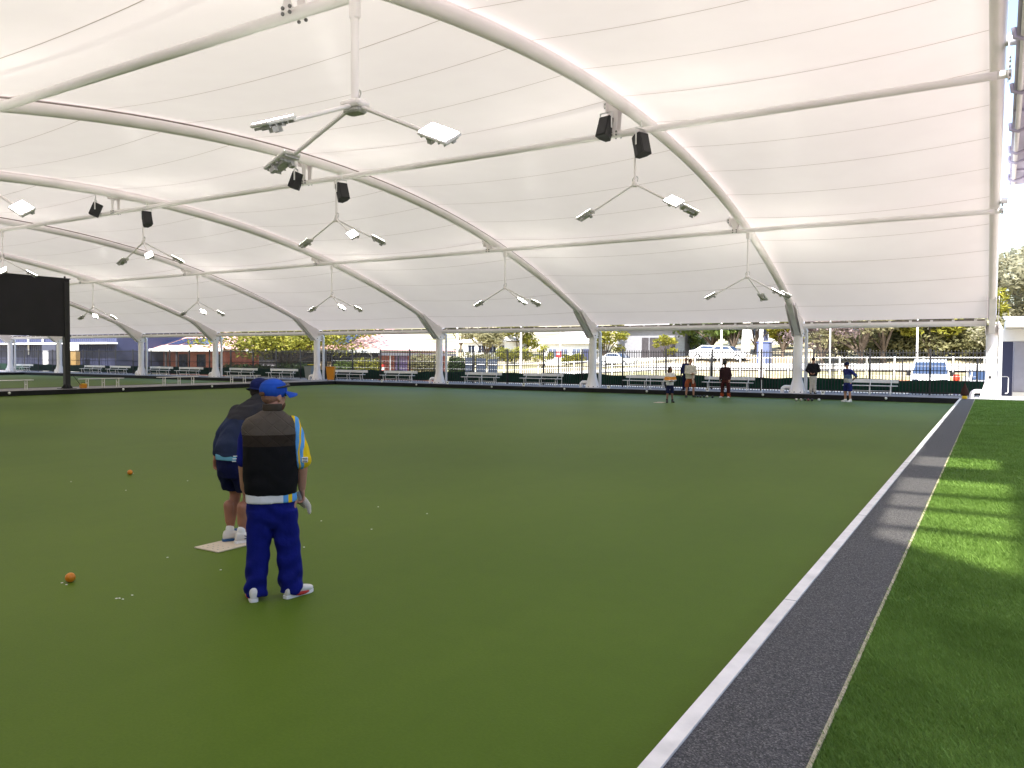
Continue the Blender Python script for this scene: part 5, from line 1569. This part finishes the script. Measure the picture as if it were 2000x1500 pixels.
# dark panels of a bin bay
t = thing('bin_enclosure', 'dark navy panelled bin enclosure behind the fence right of the fourth column', 'enclosure', (across(936, 49), 49, -.1))
wq = (across(966, 49)-across(908, 49))
for k in range(3):
    p = MB().bevbox((-wq/2+wq*(k+.5)/3, .25*k, 1.02), (wq/3-.06, .06, 1.95-.12*k), .01).build('panel', mat('slate_panel', (.03, .04, .06), .6, .3, var=.15), t, 0)
    MB().box(-wq/2+wq*k/3+.1, -wq/2+wq*(k+1)/3-.1, .25*k-.05, .25*k-.032, 1.45, 1.5).build('panel_rail', M['steel2'], p, 0)
# grey garage building on the hill
Yg = 86; x0, x1 = across(1205, Yg), across(1337, Yg); zg = gz((x0+x1)/2, Yg)
h, w, r_ = house('garage_building', 'grey building with a wide dark garage opening on the hill', x0, x1, Yg, 10, 3.6, 5.0, grey, roofw, zg, .5, 4)
MB().box(w*-.02, w*.72, -.05, -.002, .05, 2.5).build('opening', dark, h, 0)  # flat dark panel painting the unlit inside of the garage
MB().box(-w*.25, -w*.05, -.05, -.002, .05, 2.5).build('opening', dark, h, 0)  # second dark panel in place of a shaded recess
rd = MB().box(w*.80, w*.99, -.06, -.002, .8, 2.4).build('shutter', M['greybin'], h, 0)
for k in range(5): MB().box(w*.80, w*.99, -.08, -.062, .9+.3*k, .98+.3*k).build('slat', grey, rd, 0)
MB().box(-w*1.5, w*1.3, -2.4, -2.2, -.5, .15).build('retaining_wall', M['paleconc'], h, 0)
# pale houses on the hill
for (p0, p1, Y, ev, rg, lb, wm, rm) in [(1062, 1150, 92, 2.8, 4.6, 'white weatherboard house with blue doors on the hill', whitew, roofw), (905, 985, 100, 2.6, 4.4, 'pale shed with a white roof on the hill above the bin enclosure', whitew, roofw),
                                (1420, 1500, 104, 3, 5, 'pale house behind the green trees', whitew, roofw), (1500, 1550, 96, 2.6, 4.0, 'small white house left of the near column', whitew, roofw), (1625, 1665, 96, 3, 4.6, 'white house between the bare tree and the olive tree', whitew, roofw)]:
    x0, x1 = across(p0, Y), across(p1, Y); zg = gz((x0+x1)/2, Y)
    h, w, r_ = house('hill_house', lb, x0, x1, Y, 7, ev, rg, wm, rm, zg, .5, 2.5)
    for k in (-.6, -.1, .45): window(h, w*k-.6, w*k+.6, -.002, .9, 2.0, make_glass('blue_window', (.10, .13, .2)) if p0 == 1062 else glassd)
    door(h, w*.75, w*.75+.9, -.002, 0, 2.0, M['navy'])

# light poles, rails
for (px_, Y, H_, r_, lb) in [(893, 58, 7, .12, 'pale light pole right of the fourth column'), (1017, 60, 7, .11, 'pale light pole above the middle benches'), (1094, 62, 7, .07, 'thin pale pole left of the second column'), (1408, 60, 7, .09, 'pale pole behind the maroon man'),
                     (1485, 58, 6, .16, 'thick white pole left of the near column'), (1620, 64, 4.5, .07, 'thin white pole right of the near column'), (1790, 62, 5, .08, 'pale pole above the left side of the van')]:
    x = across(px_, Y); t = thing('light_pole', lb, 'pole', (x, Y, gz(x, Y)-.1), 0, 'pale poles beyond the fence')
    MB().tube([(0, 0, 0), (0, 0, H_)], [r_, r_*.7], 8).build('shaft', M['white'], t, 50)
    MB().bevbox((.25, 0, H_), (.7, .2, .1), .02).build('lamp_arm', M['white'], t, 0)
t = thing('rail_fence', 'long white rail fence beside the road on the slope', 'fence', (0, 64.5, 0))
for k in range(34):
    x = -48+1.9*k; MB().bevbox((x, 0, gz(x, 64.5)+.65), (.09, .09, 1.5), .01).build('post', M['white'], t, 0)
for zz in (1.32, .8):
    MB().tube([(-48+1.9*k, 0, gz(-48+1.9*k, 64.5)+zz) for k in range(34)], .04, 6).build('rail', M['white'], t, 50)

# ------------------------------------------------------------------ vehicles
vwhite = mat('white_car_paint', (.75, .75, .75), .25, .5, var=.02, coat=.5)
vblack = mat('tyre_rubber', (.02, .02, .02), .8, .2, var=.1)
def wheels(t, wx, ys, r):
    for sx in (-1, 1):
        for yy in ys:
            w_ = MB().tube([(sx*wx-.1, yy, r), (sx*wx+.1, yy, r)], r, 16).build('wheel', vblack, t, 40)
            MB().tube([(sx*wx+sx*.085, yy, r), (sx*wx+sx*.115, yy, r)], r*.6, 12).build('rim', M['steel2'], w_, 40)
def van(loc, rz, label):
    t = thing('van', label, 'van', loc, rz)
    prof = [(-2.35, .32), (-2.40, .75), (-2.25, 1.02), (-1.72, 1.18), (-1.12, 1.85), (-.7, 1.98), (2.3, 1.98), (2.42, 1.8), (2.45, .4), (2.35, .30)]
    b = MB()
    def sect(hw_, tw):
        return [(hw_ if z < 1.2 else hw_-(z-1.2)*tw, y, z) for (y, z) in prof]
    r_ = sect(.92, .17); l_ = [(-x_, y_, z_) for (x_, y_, z_) in r_]; n = len(prof)
    b.add(l_+r_, [tuple(range(n-1, -1, -1)), tuple(range(n, 2*n))] + [(i, (i+1) % n, n+(i+1) % n, n+i) for i in range(n)])
    b.build('body', vwhite, t, 20)
    MB().add([(-.84, -1.72, 1.205), (.84, -1.72, 1.205), (.74, -1.16, 1.83), (-.74, -1.16, 1.83), (-.84, -1.745, 1.215), (.84, -1.745, 1.215), (.74, -1.185, 1.84), (-.74, -1.185, 1.84)],
             [(0,3,2,1),(4,5,6,7),(0,1,5,4),(1,2,6,5),(2,3,7,6),(3,0,4,7)]).build('windscreen', skyglass, t, 0)
    for sx in (-1, 1):
        MB().bevbox((sx*1.05, -1.5, 1.20), (.2, .1, .24), .02).build('mirror', vblack, t, 0)
        MB().bevbox((sx*.70, -2.36, .82), (.32, .12, .2), .03).build('headlight', glassd, t, 0)
        MB().box(sx*.865-.02, sx*.865+.02, -1.0, .2, 1.25, 1.75).build('side_window', skyglass, t, 0)
    MB().bevbox((0, -2.40, .5), (1.7, .12, .28), .03).build('bumper', vwhite, t, 0)
    MB().bevbox((0, -2.37, .80), (.9, .06, .14), .02).build('grille', vblack, t, 0)
    wheels(t, .82, (-1.55, 1.5), .33)
van((across(1813, 48.6), 50.2, -.05), R(3), 'white van with blue windscreen facing the fence near the rightmost column')
def car(loc, rz, label, m_=None, group=None):
    t = thing('car', label, 'car', loc, rz, group)
    prof = [(-2.1, .35), (-2.15, .62), (-1.95, .80), (-.95, .92), (-.35, 1.40), (.9, 1.44), (1.6, .98), (2.1, .92), (2.15, .45), (2.0, .3)]
    b = MB()
    r_ = [(.86 if z < .95 else .86-(z-.95)*.45, y, z) for (y, z) in prof]; l_ = [(-x_, y_, z_) for (x_, y_, z_) in r_]; n = len(prof)
    b.add(l_+r_, [tuple(range(n-1, -1, -1)), tuple(range(n, 2*n))] + [(i, (i+1) % n, n+(i+1) % n, n+i) for i in range(n)])
    b.build('body', m_ or vwhite, t, 20)
    MB().add([(-.78, -.97, .945), (.78, -.97, .945), (.62, -.40, 1.375), (-.62, -.40, 1.375), (-.78, -.985, .955), (.78, -.985, .955), (.62, -.415, 1.39), (-.62, -.415, 1.39)],
             [(0,3,2,1),(4,5,6,7),(0,1,5,4),(1,2,6,5),(2,3,7,6),(3,0,4,7)]).build('windscreen', skyglass, t, 0)
    for sx in (-1, 1):
        MB().prism([(-.75, .96), (1.35, .98), (.85, 1.36), (-.30, 1.34)], 'x', sx*.76-.03, sx*.76+.03).build('side_window', skyglass, t, 0)
        MB().bevbox((sx*.6, -2.08, .66), (.35, .1, .16), .02).build('headlight', glassd, t, 0)
    wheels(t, .78, (-1.3, 1.3), .31)
car((across(1925, 47.2), 48.3, -.05), R(8), 'white car with a blue windscreen beside the rightmost column')
car((across(1207, 80), 80, gz(across(1207, 80), 80)), R(80), 'white car parked left of the garage opening on the hill')
car((across(1420, 76), 76, gz(across(1420, 76), 76)+.05), R(85), 'pale car parked under the green trees on the hill')
car((across(1385, 76), 77, gz(across(1385, 76), 77)+.05), R(95), 'second pale car left of the car under the green trees')
t = thing('blue_container', 'tall blue container behind the thick white pole', 'container', (across(1492, 72), 72, gz(across(1492, 72), 72)))
MB().bevbox((0, 0, 1.0), (1.1, 1.1, 2.0), .08).build('case', mat('blue_plastic', (.09, .11, .2), .5, .4), t, 0)
MB().bevbox((0, 0, 2.05), (1.2, 1.2, .1), .03).build('lid', mat('blue_lid', (.04, .07, .2), .5, .4), t, 0)
t = thing('fuel_can', 'round red canister on a dark stand beside the van', 'canister', (across(1868, 46.6), 46.6, 0))
MB().lathe([(.10, .82), (.16, .86), (.17, 1.0), (.14, 1.14), (.06, 1.18)], n=14).build('can', mat('red_can', (.55, .05, .02), .4, .4), t, 50)
MB().lathe([(.17, 0), (.15, .05), (.13, .82)], n=12).build('stand', M['navy'], t, 40)
